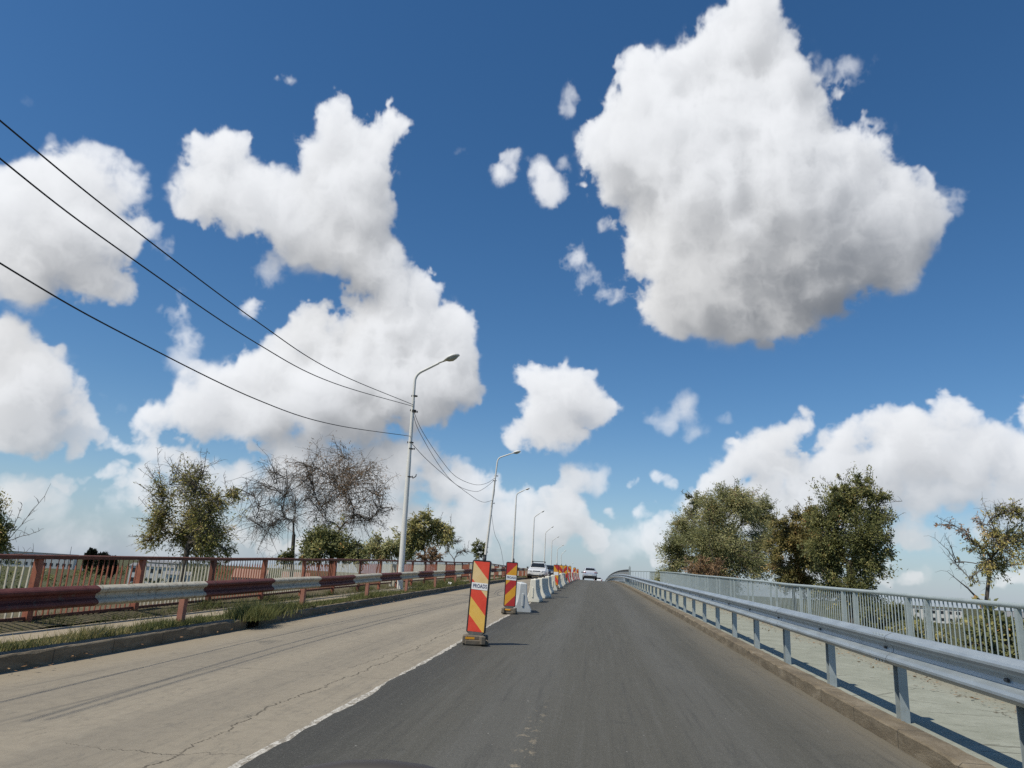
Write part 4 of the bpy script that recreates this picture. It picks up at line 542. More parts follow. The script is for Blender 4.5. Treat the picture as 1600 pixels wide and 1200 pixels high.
def hang(a,b,sag,label,skew=.5,r=.022):
    pts=[]
    for i in range(31):
        t=i/30; s=4*t*(1-t)*(1+(skew-.5)*2*(t-.5)*2)
        pts.append((a[0]+(b[0]-a[0])*t,a[1]+(b[1]-a[1])*t,a[2]+(b[2]-a[2])*t-sag*s))
    cable('overhead_cable',pts,label,r)
for P,lb in (([(-6.80,25.95,7.12),(-6.79,27.66,6.65),(-6.7,31.2,6.10),(-6.61,34.5,5.84),(-6.48,39.2,6.10),(-6.39,42.8,6.66),(-6.26,45.35,7.33)],'upper slack cable sagging between the first two lamp posts'),
    ([(-6.80,25.95,7.04),(-6.80,27.2,6.55),(-6.71,31.2,5.78),(-6.63,35,5.50),(-6.52,39.6,5.78),(-6.46,42.4,6.3),(-6.28,45.35,7.20)],'second slack cable sagging between the first two lamp posts'),
    ([(-6.78,25.95,5.90),(-6.73,28.3,5.70),(-6.69,31.4,5.58),(-6.64,34.7,5.50),(-6.58,38.4,5.46),(-6.54,41,5.47),(-6.51,43.3,5.6),(-6.36,45.35,5.94)],'lowest slack cable sagging between the first two lamp posts')):
    cable('overhead_cable',spline(P),lb,.0105)
cable('hanging_cable',spline([(-6.28,45.3,7.2),(-6.22,45.3,6.4),(-6.36,45.3,5.6),(-6.40,46.2,4.94),(-6.25,46.8,4.0),(-5.95,47,3.4),(-5.75,47,2.8),(-5.48,47.1,1.5)]),'thin loose cable dangling down beside the leaning lamp post',.009)
# ------------------------------------------------------------------ striped boards on rubber feet
W_,H_=.245,1.0
def clip(poly,a,b,c):                          # keep a*x+b*y<=c
    out=[]
    for i in range(len(poly)):
        p,q=poly[i],poly[(i+1)%len(poly)]; dp=a*p[0]+b*p[1]-c; dq=a*q[0]+b*q[1]-c
        if dp<=0: out.append(p)
        if dp*dq<0:
            t=dp/(dp-dq); out.append((p[0]+(q[0]-p[0])*t,p[1]+(q[1]-p[1])*t))
    return out
def board(x,y,stripes,slope,sticker,lean,label,rz=0.0,text=True,base_rz=0.0,low='tip'):
    t=thing('striped_board',(x,y,zr(y)+.011),label,'traffic board','striped guide boards along the centre line',rz)
    # rubber foot: slab, two clamps, socket
    mb=MB(); mb.box((0,0,.035),(.34,.40,.07),0,base_rz); mb.box((-.02,.0,.095),(.26,.30,.06),0,base_rz); 
    for sx in (-1,1):
        mb.box((sx*.125,-.13,.07),(.07,.20,.115),0,base_rz+sx*.12); mb.box((sx*.125,.13,.07),(.07,.20,.115),0,base_rz-sx*.1)
    mb.build('rubber_base',M['base_rubber'],t,.012)
    mb=MB(); mb.box((-.035,-.205,.095),(.13,.012,.03),0,base_rz); mb.build('reflector',M['reflector'],t)
    B=Matrix.Translation((0,0,.15))@Matrix.Rotation(lean,4,'Y')
    fr=MB(); w=W_/2+.022; h=H_
    # frame: rounded plate
    c=.03; o=[(-w,c),(-w+c*.3,c*.3),(-w+c+.03,-.02),(-.06,-.09),(.06,-.09),(w-c-.03,-.02),(w-c*.3,c*.3),(w,c),(w,h+.05-c),(w-c*.3,h+.05-c*.3),(w-c,h+.05),(-w+c,h+.05),(-w+c*.3,h+.05-c*.3),(-w,h+.05-c)]
    fr.loft([[tuple(B@Vector((p,-.016,q))) for p,q in o],[tuple(B@Vector((p,.022,q))) for p,q in o]])
    f=fr.build('frame',M['board_frame'],t,.004)
    g=MB(); o2=[(-w+.02,.022),(-w+.05,-.012),(-.055,-.075),(.055,-.075),(w-.05,-.012),(w-.02,.022)]
    g.loft([[tuple(B@Vector((p,-.0185,q))) for p,q in o2],[tuple(B@Vector((p,-.015,q))) for p,q in o2]]); g.build('lower_plate',M['board_grey'],f)
    hd=MB(); hd.tube([tuple(B@Vector((.03,0,h+.04))),tuple(B@Vector((.03,0,h+.085))),tuple(B@Vector((.03,0,h+.09))),tuple(B@Vector((.03,0,h+.135)))],[.028,.028,.020,.020],10); hd.build('lamp_peg',M['board_frame'],t)
    ft=MB(); ft.box(tuple(B@Vector((0,0,-.08))),(.07,.04,.14)); ft.build('foot_peg',M['board_grey'],t)
    # striped face: (v from the top at the left edge, material); slope = drop of each edge across the width
    mats=[];mb=MB(); x0,x1=-W_/2,W_/2; zt,zb=h+.028,.025
    for i,(v0,v1,mt) in enumerate(stripes):
        poly=[(0,0),(1,0),(1,1),(0,1)]
        poly=clip(poly,slope,-1,-v0); poly=clip(poly,-slope,1,v1)
        if len(poly)<3: continue
        if mt not in mats: mats.append(mt)
        y_=-.0195
        mb.add([tuple(B@Vector((x0+(x1-x0)*u,y_,zt+(zb-zt)*v))) for u,v in poly],[list(range(len(poly)))],mats.index(mt))
    mb.build('striped_face',[M[q] for q in mats],t)
    if sticker:
        a,b=sticker; mb=MB(); mb.add([tuple(B@Vector((x0+(x1-x0)*u,-.0225,zt+(zb-zt)*v))) for u,v in ((0,a),(1,a+.006),(1,b+.006),(0,b))],[[0,1,2,3]]); st=mb.build('sticker',M['sticker'],t)
        if text:
            cu=bpy.data.curves.new('lettering','FONT'); cu.body='PROADS' if text is True else text; cu.size=.076; cu.align_x='CENTER'; cu.align_y='CENTER'; cu.extrude=.0008; cu.space_character=1.05; cu.offset=.0012
            to=bpy.data.objects.new('lettering',cu); COL.objects.link(to); bpy.context.view_layer.update()
            dg=bpy.context.evaluated_depsgraph_get(); me=bpy.data.meshes.new_from_object(to.evaluated_get(dg)); bpy.data.objects.remove(to); me.name='lettering'
            me.materials.clear(); me.materials.append(M['ink'])
            wd=max(v.co.x for v in me.vertices)-min(v.co.x for v in me.vertices); sc=min(1.0,W_*.86/wd)
            zc=zt+(zb-zt)*(a+b)/2
            me.transform(B@Matrix.Translation((.004,-.0245,zc-.002))@Matrix.Rotation(R(90),4,'X')@Matrix.Diagonal((sc,1.0,1,1)))
            lo=bpy.data.objects.new('lettering',me); COL.objects.link(lo); lo.parent=st
    return t
r,c_,yl='sign_red','sign_cream','sign_yellow'
board(-1.70,11.28,[(-.26,0,r),(0,.255,c_),(.255,.51,r),(.51,.765,yl),(.765,1.1,r)],.26,(.305,.405),R(1.6),'nearest striped board, faded red and yellow with a white sticker, tipped slightly right',R(-4),True,.35)
r2,a2='sign_red2','sign_amber'
board(-1.99,18.35,[(-.1,.28,r2),(.28,.52,a2),(.52,.76,r2),(.76,1.0,a2),(1.0,1.3,r2)],-.25,(.285,.40),R(.6),'second striped board, dark red and amber, in front of the barrier tinted shade grey',R(5),True,-.1)
st3=[(-.4,.0,'sign_red2'),(0,.42,a2),(.42,.66,'sign_red'),(.66,1.1,a2)]
board(-1.95,39.6,st3,.34,(.34,.5),0,'third striped board, orange and red with a blank white band, among the white barriers',0,False)
stA=[(-.3,.0,a2),(0,.25,r2),(.25,.5,a2),(.5,.75,r2),(.75,1.1,a2)]; stB=[(0,.25,a2),(.25,.5,r2),(.5,.75,a2),(.75,1,r2),(1,1.3,a2)]
board(-2.24,51.5,stA,.26,None,R(1),'left one of two touching orange and red boards behind the third striped board')
board(-1.92,51.9,stB,-.26,None,R(-1),'right one of two touching orange and red boards behind the third striped board')
board(-2.0,63,stA,.26,None,0,'small red and orange board beside the first red barrier')
board(-1.97,78,stB,-.26,None,0,'tiny distant red and orange board near the crest')
board(-1.95,92,stA,.26,None,0,'farthest tiny striped board at the crest of the road')
# ------------------------------------------------------------------ plastic road barriers
ZS=.89
PR=[(a,z*ZS) for a,z in [(.225,0),(.23,.02),(.23,.085),(.205,.135),(.168,.21),(.136,.31),(.112,.43),(.099,.56),(.092,.70),(.088,.765),(.074,.79)]]
def barrier(mat,L=.95):
    t=thing('road_barrier',(0,0,0),'x','road barrier','plastic road barriers along the centre line')
    mb=MB(); sec=[(a,z) for a,z in PR]+[(-a,z) for a,z in PR[::-1]]
    secs=[]
    for q,k in ((-L/2,.93),(-L/2+.025,1),(-L/2+.12,1),(-L/2+.125,.985),(L/2-.125,.985),(L/2-.12,1),(L/2-.025,1),(L/2,.93)):
        secs.append([(a*k,q,z*(1 if k>.95 else .985)) for a,z in sec])
    mb.loft(secs); mb.build('shell',M[mat],t,.012,2)
    for s in (-1,1):
        mb=MB(); mb.box((0,s*(L/2+.004),.30),(.045,.03,.30)); mb.build('coupling',M[mat],t,.006)
    mb=MB(); mb.lathe([(.045,.695),(.045,.715),(.035,.72)],14); mb.build('filler_cap',M[mat],t)
    return t
def put_barrier(proto,used,x,y,rz,label):
    o=proto if not used else copy_tree(proto)
    o.location=(x,y,zr(y)+.011); o.rotation_euler=(math.atan(S0 if y<45 else S0-KV*(y-45)),0,rz); o['label']=label; return o
bw=barrier('plast_white'); bc=barrier('plast_shaded'); brd=barrier('plast_red')
put_barrier(bc,False,-1.83,19.5,R(11),'white barrier tinted shade grey standing just behind the second striped board')
wl=[(-1.89,24.8,-3,'cream white barrier, first of the row after the second striped board'),(-1.84,27.9,-10,'cream white barrier half hidden behind the first cream one'),(-1.93,32.6,-3,'third cream white barrier of the row'),
    (-1.96,36.8,5,'fourth cream white barrier of the row, below the third striped board'),(-1.93,41.0,-6,'fifth cream white barrier, just past the third striped board'),(-1.95,45.4,3,'sixth cream white barrier of the row'),(-1.95,49.0,-5,'seventh cream white barrier, in front of the two touching boards'),
    (-1.95,53.6,0,'white barrier right behind the two touching boards'),(-1.95,58.9,0,'white barrier between the first two red barriers'),(-1.95,66.0,0,'far white barrier after the second red barrier')]
for i,(x,y,a,lb) in enumerate(wl): put_barrier(bw,i>0,x,y,R(a),lb)
rl=[(-1.95,56.9,'nearest red barrier in the centre row'),(-1.95,61.0,'second red barrier in the centre row'),(-1.95,69.5,'third red barrier up the road'),(-1.95,74.0,'fourth red barrier up the road'),(-1.95,81,'fifth red barrier up the road'),(-1.95,87,'sixth red barrier close to the crest'),(-1.95,96,'farthest red barrier at the crest')]
for i,(x,y,lb) in enumerate(rl): put_barrier(brd,i>0,x,y,0,lb)
for x,y,lb in ((-1.95,71.7,'white barrier after the third red barrier'),(-1.95,77.5,'white barrier after the fourth red barrier'),(-1.95,84,'white barrier after the fifth red barrier'),(-1.95,91,'white barrier after the sixth red barrier')): put_barrier(bw,True,x,y,0,lb)
# ------------------------------------------------------------------ cars (front towards -y)
def car(loc,rz,label,cat,mat,L=4.2,Wd=1.7,Hh=1.42,style='hatch',rack=False):
    t=thing('car',loc,label,cat,'cars on the overpass',rz); hw=Wd/2
    # stations: y, bottom, belt z, top z, half width at belt, half width at top
    if style=='hatch':
        S=[(-.5,.34,.56,.60,.78,.70),(-.487,.22,.60,.68,.90,.80),(-.45,.19,.66,.74,.97,.86),(-.38,.18,.72,.82,1,.88),(-.22,.18,.82,.93,1,.86),(-.20,.18,.84,.95,1,.85),(-.03,.18,.88,1.36,1,.69),(.05,.18,.89,1.41,1,.68),(.22,.18,.90,1.42,1,.68),(.36,.18,.91,1.38,1,.66),(.46,.2,.90,.98,.97,.80),(.485,.24,.84,.92,.93,.78),(.5,.34,.70,.76,.84,.74)]
    else:
        S=[(-.5,.34,.62,.68,.80,.70),(-.485,.24,.70,.78,.92,.82),(-.44,.2,.78,.88,.98,.86),(-.30,.2,.90,1.0,1,.86),(-.18,.2,.96,1.06,1,.84),(-.02,.2,.99,1.48,1,.70),(.08,.2,1.0,1.54,1,.69),(.22,.2,1.02,1.54,1,.68),(.36,.2,1.05,1.44,1,.64),(.445,.24,1.04,1.14,.98,.76),(.475,.28,.98,1.06,.96,.78),(.492,.30,.80,.86,.92,.80),(.5,.36,.62,.70,.88,.78)]
    k=Hh/max(s[3] for s in S)
    secs=[]
    for y,zb,zl,zt,wl_,wt in S:
        zb,zl,zt=zb*k,zl*k,zt*k; a=hw*wl_; b=hw*wt; m_=(zb+zl)/2
        half=[(a*.86,zb),(a*.97,zb+.06),(a,m_),(a*.985,zl-.04),(a*.955,zl),(b+.02,zt-.07 if zt-zl>.15 else zl+(zt-zl)*.6),(b-.06,zt-.012),(b*.45,zt)]
        secs.append([(x,y*L,z) for x,z in half]+[(-x,y*L,z) for x,z in half[::-1]])
    mb=MB(); mb.loft(secs,0,True,True,True); body=mb.build('body',mat,t)
    sm=body.modifiers.new('s','SUBSURF'); sm.levels=1; sm.render_levels=1
    def sec_at(yf):
        for i in range(len(S)-1):
            if S[i][0]<=yf<=S[i+1][0]:
                q=(yf-S[i][0])/(S[i+1][0]-S[i][0]); return [S[i][j]+(S[i+1][j]-S[i][j])*q for j in range(6)]
    def panel(name,pts,mt,n,th=.02):
        v=Vector(n).normalized()*th; mb=MB(); a=[Vector(p)+v for p in pts]; b=[Vector(p)-v for p in pts]
        mb.loft([[tuple(p) for p in a],[tuple(p) for p in b]]); return mb.build(name,mt,t)
    f0,f1=(-.195,-.045) if style=='hatch' else (-.17,-.035)
    a=sec_at(f0); b=sec_at(f1)
    wt0,wt1=hw*a[5],hw*b[5]
    panel('windscreen',[(-wt0*.90,f0*L,a[3]*k+.012),(wt0*.90,f0*L,a[3]*k+.012),(wt1*.90,f1*L,b[3]*k+.006),(-wt1*.90,f1*L,b[3]*k+.006)],M['glass'],(0,-.7,.7),.018)
    g0,g1=(.375,.45) if style=='hatch' else (.365,.435)
    a=sec_at(g0); b=sec_at(g1)
    panel('rear_window',[(-hw*a[5]*.90,g0*L,a[3]*k),(hw*a[5]*.90,g0*L,a[3]*k),(hw*b[5]*.86,g1*L+.02,b[3]*k+.05),(-hw*b[5]*.86,g1*L+.02,b[3]*k+.05)],M['glass'],(0,.8,.6),.03)
    for s in (-1,1):
        for q0,q1 in ((-.12,.07),(.09,.29)):
            pts=[]
            for q,zf in ((q0,.06),(q1,.06),(q1 if q1<.2 else q1-.02,.92),(max(q0,-.03),.92)):
                c=sec_at(q); z=c[2]*k+(c[3]-c[2]-.09)*k*zf; x=hw*(c[4]*.955+(c[5]+.01-c[4]*.955)*zf)
                pts.append((s*x,q*L,z))
            panel('side_window',pts,M['glass'],(s,0,.35),.022)
    for s in (-1,1):
        for yw in (-.30,.30):
            mb=MB(); Mx=Matrix.Translation((s*(hw-.10),yw*L,.31))@Matrix.Rotation(R(90),4,'Y')
            mb.lathe([(.20,-.10),(.29,-.10),(.31,-.06),(.31,.06),(.29,.10),(.20,.10)],22,0,Mx); wh=mb.build('wheel',M['tyre'],t)
            mb=MB(); mb.lathe([(.195,-.105),(.20,0),(.195,.105),(.05,.112)],16,0,Mx); mb.build('rim',M['rim'],wh)
    # nose
    yn=-.5*L
    for s in (-1,1):
        mb=MB(); mb.box((s*hw*.70,yn+.10,.60*k),(.36,.16,.15),0,s*.28); mb.build('headlight',M['headlamp'],t,.03)
        mb=MB(); mb.box((s*hw*.74,yn+.045,.33*k),(.22,.06,.09),0,s*.2); mb.build('fog_lamp',M['black_plastic'],t,.015)
        mb=MB(); mb.box((s*(hw+.085),-.13*L,.93*k),(.17,.10,.13)); mb.build('mirror',M['black_plastic'],t,.03)
        mb=MB(); zl=.80*k if style=='hatch' else .90*k
        mb.box((s*hw*.80,.482*L,zl),(.16 if style=='hatch' else .40,.10,.30 if style=='hatch' else .10),0,-s*.25); mb.build('tail_light',M['tail'],t,.02)
    mb=MB(); mb.box((0,yn+.055,.60*k),(.72,.10,.11)); mb.build('grille',M['black_plastic'],t,.03)
    mb=MB(); mb.box((0,yn+.01,.36*k),(.52,.03,.115)); mb.build('front_plate',M['plate'],t)
    mb=MB(); mb.box((0,yn+.06,.24*k),(Wd*.80,.14,.10)); mb.box((0,.485*L,(.27 if style=='hatch' else .36)*k),(Wd*.86,.18,.16 if style=='hatch' else .30)); mb.build('bumper_insert',M['black_plastic'],t,.03)
    mb=MB(); mb.box((0,.503*L,.58*k),(.52,.03,.115)); mb.build('rear_plate',M['plate'],t)
    if rack:
        mb=MB()
        for yq in (0.0,.18):
            mb.tube([(-.62,yq*L,Hh+.085),(.62,yq*L,Hh+.085)],.022,8)
            for s in (-1,1): mb.box((s*.56,yq*L,Hh+.03),(.06,.07,.12))
        mb.build('roof_rack',M['black_plastic'],t)
    return t
car((-5.03,69,zr(69)+.005),math.pi*0,'white hatchback with a black roof rack coming down the left lane','car',M['car_white'],4.1,1.70,1.43,'hatch',True)
car((-5.15,86,zr(86)+.005),0,'dark blue car mostly hidden behind the white hatchback','car',M['car_navy'],4.3,1.74,1.45,'hatch')
car((-5.2,108,zr(108)+.005),0,'dark grey car far behind between the third board and the lamps','car',M['car_grey'],4.3,1.74,1.46,'hatch')
car((-.52,99,zr(99)+.015),R(181.5),'silver crossover seen from behind near the crest of the right lane','car',M['car_silver'],4.4,1.80,1.56,'suv')
car((.95,165,zr(165)+.015),R(180),'white car beyond the crest, peeking out right of the silver crossover','car',M['car_white'],4.2,1.75,1.50,'hatch')
# ------------------------------------------------------------------ the steering wheel top that shows at the bottom edge
wc=Vector((-.137,.540,1.0762)); ax=Vector((-.10,.86,-.42)).normalized()
sw=thing('steering_wheel',(0,0,0),'worn steering wheel rim peeking in at the bottom edge','steering wheel')
upv=(Vector((0,0,1))-ax*ax.z).normalized(); sd=upv.cross(ax)
rc=wc-upv*.198
pts=[rc+(sd*math.cos(2*math.pi*k/48)+upv*math.sin(2*math.pi*k/48))*.185 for k in range(49)]
mb=MB(); mb.tube(pts,.0145,12,0,False); mb.build('rim',M['wheel_leather'],sw)
for a in (195,345,270):
    q=R(a); mb=MB(); mb.tube([rc+ax*.03,rc+(sd*math.cos(q)+upv*math.sin(q))*.18],[.022,.014],8); mb.build('spoke',M['wheel_dark'],sw)
mb=MB(); mb.tube([rc-ax*.02,rc-ax*.015,rc+ax*.05],[.055,.07,.06],20); mb.build('hub',M['wheel_dark'],sw)
mb=MB(); mb.tube([rc+ax*.05,rc+ax*.55],[.035,.035],12); mb.build('column',M['wheel_dark'],sw)
# ------------------------------------------------------------------ trees and shrubs
COVER=1.7; GROW=1.12
def leaves_mesh(name,C,D,size,asp,mats,par,tint,rs,droop=.3):
    """kite shaped leaves: centres C, growing directions D"""
    n=len(C); r=rs
    D=D+r.normal(0,.55,(n,3)); D[:,2]-=droop; D/=np.linalg.norm(D,axis=1)[:,None]+1e-9
    U=np.cross(D,r.normal(0,.65,(n,3))+np.array([-.45,-.4,.8])); U/=np.linalg.norm(U,axis=1)[:,None]+1e-9
    L=(size*r.uniform(.65,1.35,n))[:,None]; W=L*asp
    V=np.stack([C,C+D*L*.45+U*W*.5,C+D*L,C+D*L*.45-U*W*.5],1).reshape(-1,3)
    F=np.arange(n*4,dtype=np.int32).reshape(n,4)
    return np_mesh(name,V,F,mats,par,tint)
def plant(key,name,label,cat,leaf,leafsize,asp=.42,cover=3.0,wood='bark',depth=.75,twigs=26,trunk_r=.16,bare=False,group=None,tintmix=None,weep=0.0,twig_r=.010,seed=0,tint_bias=0.0,extra=False,wood2=None,twig_len=1.0):
    T=TREES[key]; bx,by,bz=T['base']; r=np.random.default_rng(seed+len(key)); rr=random.Random(seed+3)
    bz=landz(bx,by)-.15; off=T['base'][2]-bz
    t=thing(name,(bx,by,bz),label,cat,group)
    fork=Vector((T['fork'][0],0,T['fork'][1]+off)); wood_mb=MB(); tw=MB()
    fz=max(.4,fork.z)
    pts=[Vector((0,0,-.3))+Vector((0,0,0))]
    for i in range(1,5): pts.append(Vector((fork.x*(i/4)**1.3+rr.gauss(0,.05),rr.gauss(0,.05),fz*i/4)))
    wood_mb.tube(pts,[trunk_r*1.25,trunk_r*1.02,trunk_r*.88,trunk_r*.76,trunk_r*.62],9)
    top=pts[-1]
    xs=[c[0] for c in T['cl']]; cx=sum(xs)/len(xs); halfw=max(.3,(max(xs)-min(xs))/2)
    LC=[];LD=[];LT=[];LM=[]
    def limb(a,b,r0,r1,bend,n=6,up=.20):
        d=b-a; mid=a+d*.38+Vector((rr.gauss(0,bend),rr.gauss(0,bend),rr.gauss(0,bend*.6)+up*d.length)); out=[]
        for i in range(n+1):
            q=i/n; out.append(a.lerp(mid,q).lerp(mid.lerp(b,q),q)+Vector((rr.gauss(0,.02),rr.gauss(0,.02),rr.gauss(0,.02)))*d.length*.35*(0 if i in (0,n) else 1))
        return out,[r0+(r1-r0)*(i/n) for i in range(n+1)]
    nodes=[(top,trunk_r*.62),(pts[-2],trunk_r*.6)]
    paths=[]; order=sorted(T['cl'],key=lambda c:(Vector((c[0],0,c[1]+off))-top).length)
    cents=[]
    for c in order:
        rad=c[2]*GROW; dens=c[3] if len(c)>3 else 1.0; tn=c[4] if len(c)>4 else 0
        lim=depth*halfw*math.sqrt(max(.05,1-((c[0]-cx)/(halfw+rad))**2))
        P=Vector((c[0],rr.uniform(-lim,lim),c[1]+off)); cents.append((P,rad,dens,tn))
        best=min(nodes,key=lambda q:(q[0]-P).length+(2.5 if q[0].z>P.z+.8 else 0)+(0 if q[0] is top else .15*(q[0]-top).length))
        r0=min(best[1]*.8,max(.018,trunk_r*.55)); r1=max(.010,r0*.38)
        if (best[0]-P).length>.05:
            p,q=limb(best[0],P,r0,r1,.12*(P-best[0]).length)
            wood_mb.tube(p,q,6)
            for i in (3,4,5): nodes.append((p[i],q[i]))
        nodes.append((P,r1)); paths.append(p if (best[0]-P).length>.05 else [P]*7)
    for (P,rad,dens,tn),pth in zip(cents,paths):
        n=max(6,int(1.1*twigs*(rad/.6)**1.1)) if not bare else max(6,int(twigs*(rad/.6)**.9))
        n=min(n,120); ends=[]
        for k in range(n):
            v=Vector((rr.gauss(0,1),rr.gauss(0,1),rr.gauss(0,1))).normalized()*rad*(rr.random()**.45)*rr.choice((.8,.95,1.0,1.15,1.3))*twig_len
            E=P+v; q=rr.random()**.7*5.99; st=pth[int(q)].lerp(pth[int(q)+1],q%1)
            if (st-P).length>rad*1.6: st=P+(st-P).normalized()*rad*rr.uniform(.2,1.5)
            m_=st.lerp(E,.55)+Vector((rr.gauss(0,.09),rr.gauss(0,.09),rr.gauss(.03,.08)))*rad
            if leaf and not bare and rr.random()<.13: E=P+v*1.45+Vector((0,0,.45*rad)); m_=st.lerp(E,.5)
            if weep: E=E-Vector((0,0,weep*rad*rr.uniform(.2,1.5)))
            tw.tube([st,m_,E],[twig_r*1.5,twig_r,twig_r*.45],4 if not bare else 5,0,False)
            ends.append((st,m_,E))
            if bare or extra:
                for j in range(rr.randint(3,5)):
                    q=rr.uniform(.2,.95); a=m_.lerp(E,q) if rr.random()<.6 else st.lerp(m_,q)
                    e=a+Vector((rr.gauss(0,.38),rr.gauss(0,.38),rr.gauss(.03,.30)))*rad-Vector((0,0,weep*rad*rr.uniform(0,.9)))
                    mm=a.lerp(e,.5)+Vector((rr.gauss(0,.06),rr.gauss(0,.06),.04+rr.gauss(0,.05)))*rad
                    tw.tube([a,mm,e],[twig_r*.7,twig_r*.5,twig_r*.3],3,0,False)
                    if rr.random()<.5:
                        e2=mm+Vector((rr.gauss(0,.22),rr.gauss(0,.22),rr.gauss(-.05,.2)))*rad; tw.tube([mm,e2],[twig_r*.45,twig_r*.25],3,0,False)
        if leaf:
            area=.5*leafsize*leafsize*asp; nl=int(COVER*cover*dens*math.pi*rad*rad/area)
            pick=np.array([[*a,*b,*c] for a,b,c in ends]); ix=r.integers(0,len(pick),nl); q=r.beta(2.2,1.2,nl)[:,None]; pk=pick[ix]
            A,B,Cc=pk[:,:3],pk[:,3:6],pk[:,6:]
            pos=(A*(1-q)+B*q)*(1-q)+(B*(1-q)+Cc*q)*q+r.normal(0,1,(nl,3))*rad*.13
            LC.append(pos); LD.append(Cc-A+1e-3); 
            tw_t=r.normal(.0,.16,len(pick))+r.normal(0,.10); LT.append(np.clip(.42+tint_bias+tw_t[ix]+r.normal(0,.17,nl),0,1)); LM.append(np.full(nl,tn))
    for x,z in T['tips']:
        P=Vector((x,rr.uniform(-.3,.3)*halfw,z+off)); best=min(nodes,key=lambda q:(q[0]-P).length+(1.2 if q[0].z>P.z-.2 else 0)+.6*abs(q[0].x-P.x))
        p,q=limb(best[0],P,min(.03,best[1]),twig_r*.6,.05*(P-best[0]).length,7,.03); tw.tube(p,q,5,0,False)
        for i in range(2,8):
            for j in range(2):
                a=p[i]; e=a+Vector((rr.gauss(0,.16),rr.gauss(0,.16),rr.gauss(.1,.14)))*max(.5,(P-best[0]).length*.6); tw.tube([a,a.lerp(e,.5)+Vector((0,0,.03)),e],[twig_r*.7,twig_r*.5,twig_r*.3],3,0,False)
    wood_mb.build('trunk',M[wood],t); tw.build('branches',M[wood2 or 'twig_grey'],t)
    if leaf:
        C=np.concatenate(LC); D=np.concatenate(LD); D/=np.linalg.norm(D,axis=1)[:,None]+1e-9; tt=np.concatenate(LT); mk=np.concatenate(LM)
        leaves_mesh('crown',C[mk==0],D[mk==0],leafsize,asp,M[leaf],t,tt[mk==0],r,.35)
        if (mk==1).any(): leaves_mesh('dry_crown',C[mk==1],D[mk==1],leafsize,asp,M['leaf_peach'],t,tt[mk==1],r,.35)
    return t
GT='trees beside the overpass'
plant('edge','roadside_tree','leafy tree at the left edge of the picture with bare drooping twigs','tree','leaf_turning',.09,.4,1.8,'bark',.6,18,.13,group=GT,seed=1,weep=.3)
plant('half_bare','roadside_tree','tree with yellowing leaves and bare twigs on top, left of two leafless trees','tree','leaf_turning',.12,.40,1.05,'bark',.7,20,.17,group=GT,seed=2,weep=.15,tint_bias=.02,twig_r=.011,extra=True)
plant('bare_left','bare_tree','left of the two leafless trees, its twigs weeping down over the fence','tree',None,.1,wood='bark',depth=.6,twigs=17,trunk_r=.15,bare=True,group=GT,seed=5,weep=.5,twig_r=.011,wood2='twig_grey',twig_len=1.5)
plant('bare_right','bare_tree','right of the two leafless trees, broad with tan twigs in its top','tree','leaf_brown',.13,.3,.16,wood='bark',depth=.6,twigs=17,trunk_r=.19,bare=True,group=GT,seed=6,weep=.22,twig_r=.011,wood2='twig_tan',twig_len=1.5)
plant('thicket','shrub','dark green thicket under the two leafless trees','shrub','leaf_olive',.17,.45,3.0,'bark',.8,22,.07,group='shrubs beside the overpass',seed=7,tint_bias=-.05)
plant('bush','shrub','light green bush just left of the nearest lamp post','shrub','leaf_grey',.2,.4,2.6,'bark',.8,20,.07,group='shrubs beside the overpass',seed=8,tint_bias=.08)
plant('yellow','roadside_tree','yellow green tree with drooping clusters right behind the nearest lamp post','tree','leaf_yellow',.30,.32,2.4,'bark',.7,16,.13,group=GT,seed=9,weep=.55,twig_r=.02)
plant('brown_shrub','shrub','low brownish shrub under the yellow green tree','shrub','leaf_brown',.22,.35,2.2,'bark',.8,16,.05,group='shrubs beside the overpass',seed=10)
plant('bare_shrub','bare_shrub','bare spreading shrub right of the yellow green tree','shrub',None,.1,wood='bark_grey',depth=.6,twigs=10,trunk_r=.09,bare=True,group='shrubs beside the overpass',seed=11,twig_r=.020)
plant('small_dark','roadside_tree','small dark tree just left of the nearest striped board','tree','leaf_dark',.30,.4,2.4,'bark',.8,14,.10,group=GT,seed=12,tint_bias=-.12)
plant('grey_green','roadside_tree','big grey green tree behind the right railing, nearest the crest','tree','leaf_grey',.15,.30,2.3,'bark',.75,24,.30,group=GT,seed=13,twig_r=.018)
plant('dead_brush','shrub','reddish brown dry brush in front of the grey green tree','shrub','leaf_brown',.20,.3,1.6,'bark',.5,20,.05,group='shrubs beside the overpass',seed=14)
plant('dark_leafy','roadside_tree','tall dark leafy tree in the middle of the right bank','tree','leaf_dark',.105,.40,2.3,'bark',.75,26,.22,group=GT,seed=15,twig_r=.011)
plant('olive_brush','shrub','olive brown bushy growth between the two big right trees','shrub','leaf_olivebrown',.12,.38,3.0,'bark',.75,22,.09,group='shrubs beside the overpass',seed=16,twig_r=.012)
plant('sparse','roadside_tree','sparse thin tree with peach dry leaves at the right edge','tree','leaf_turning',.055,.45,1.1,'bark_grey',.7,34,.05,group=GT,seed=17,twig_r=.0055,tint_bias=.08,twig_len=1.35,extra=True,wood2='twig_grey')
plant('slope_shrub','shrub','dark rounded shrub under the sparse tree behind the right railing','shrub','leaf_olive',.085,.5,2.8,'bark',.8,24,.05,group='shrubs beside the overpass',seed=18,tint_bias=-.08,twig_r=.006)
plant('far_right_shrub','shrub','dark shrub low on the right bank seen through the railing','shrub','leaf_dark',.18,.45,2.6,'bark',.8,20,.06,group='shrubs beside the overpass',seed=19,tint_bias=-.05)
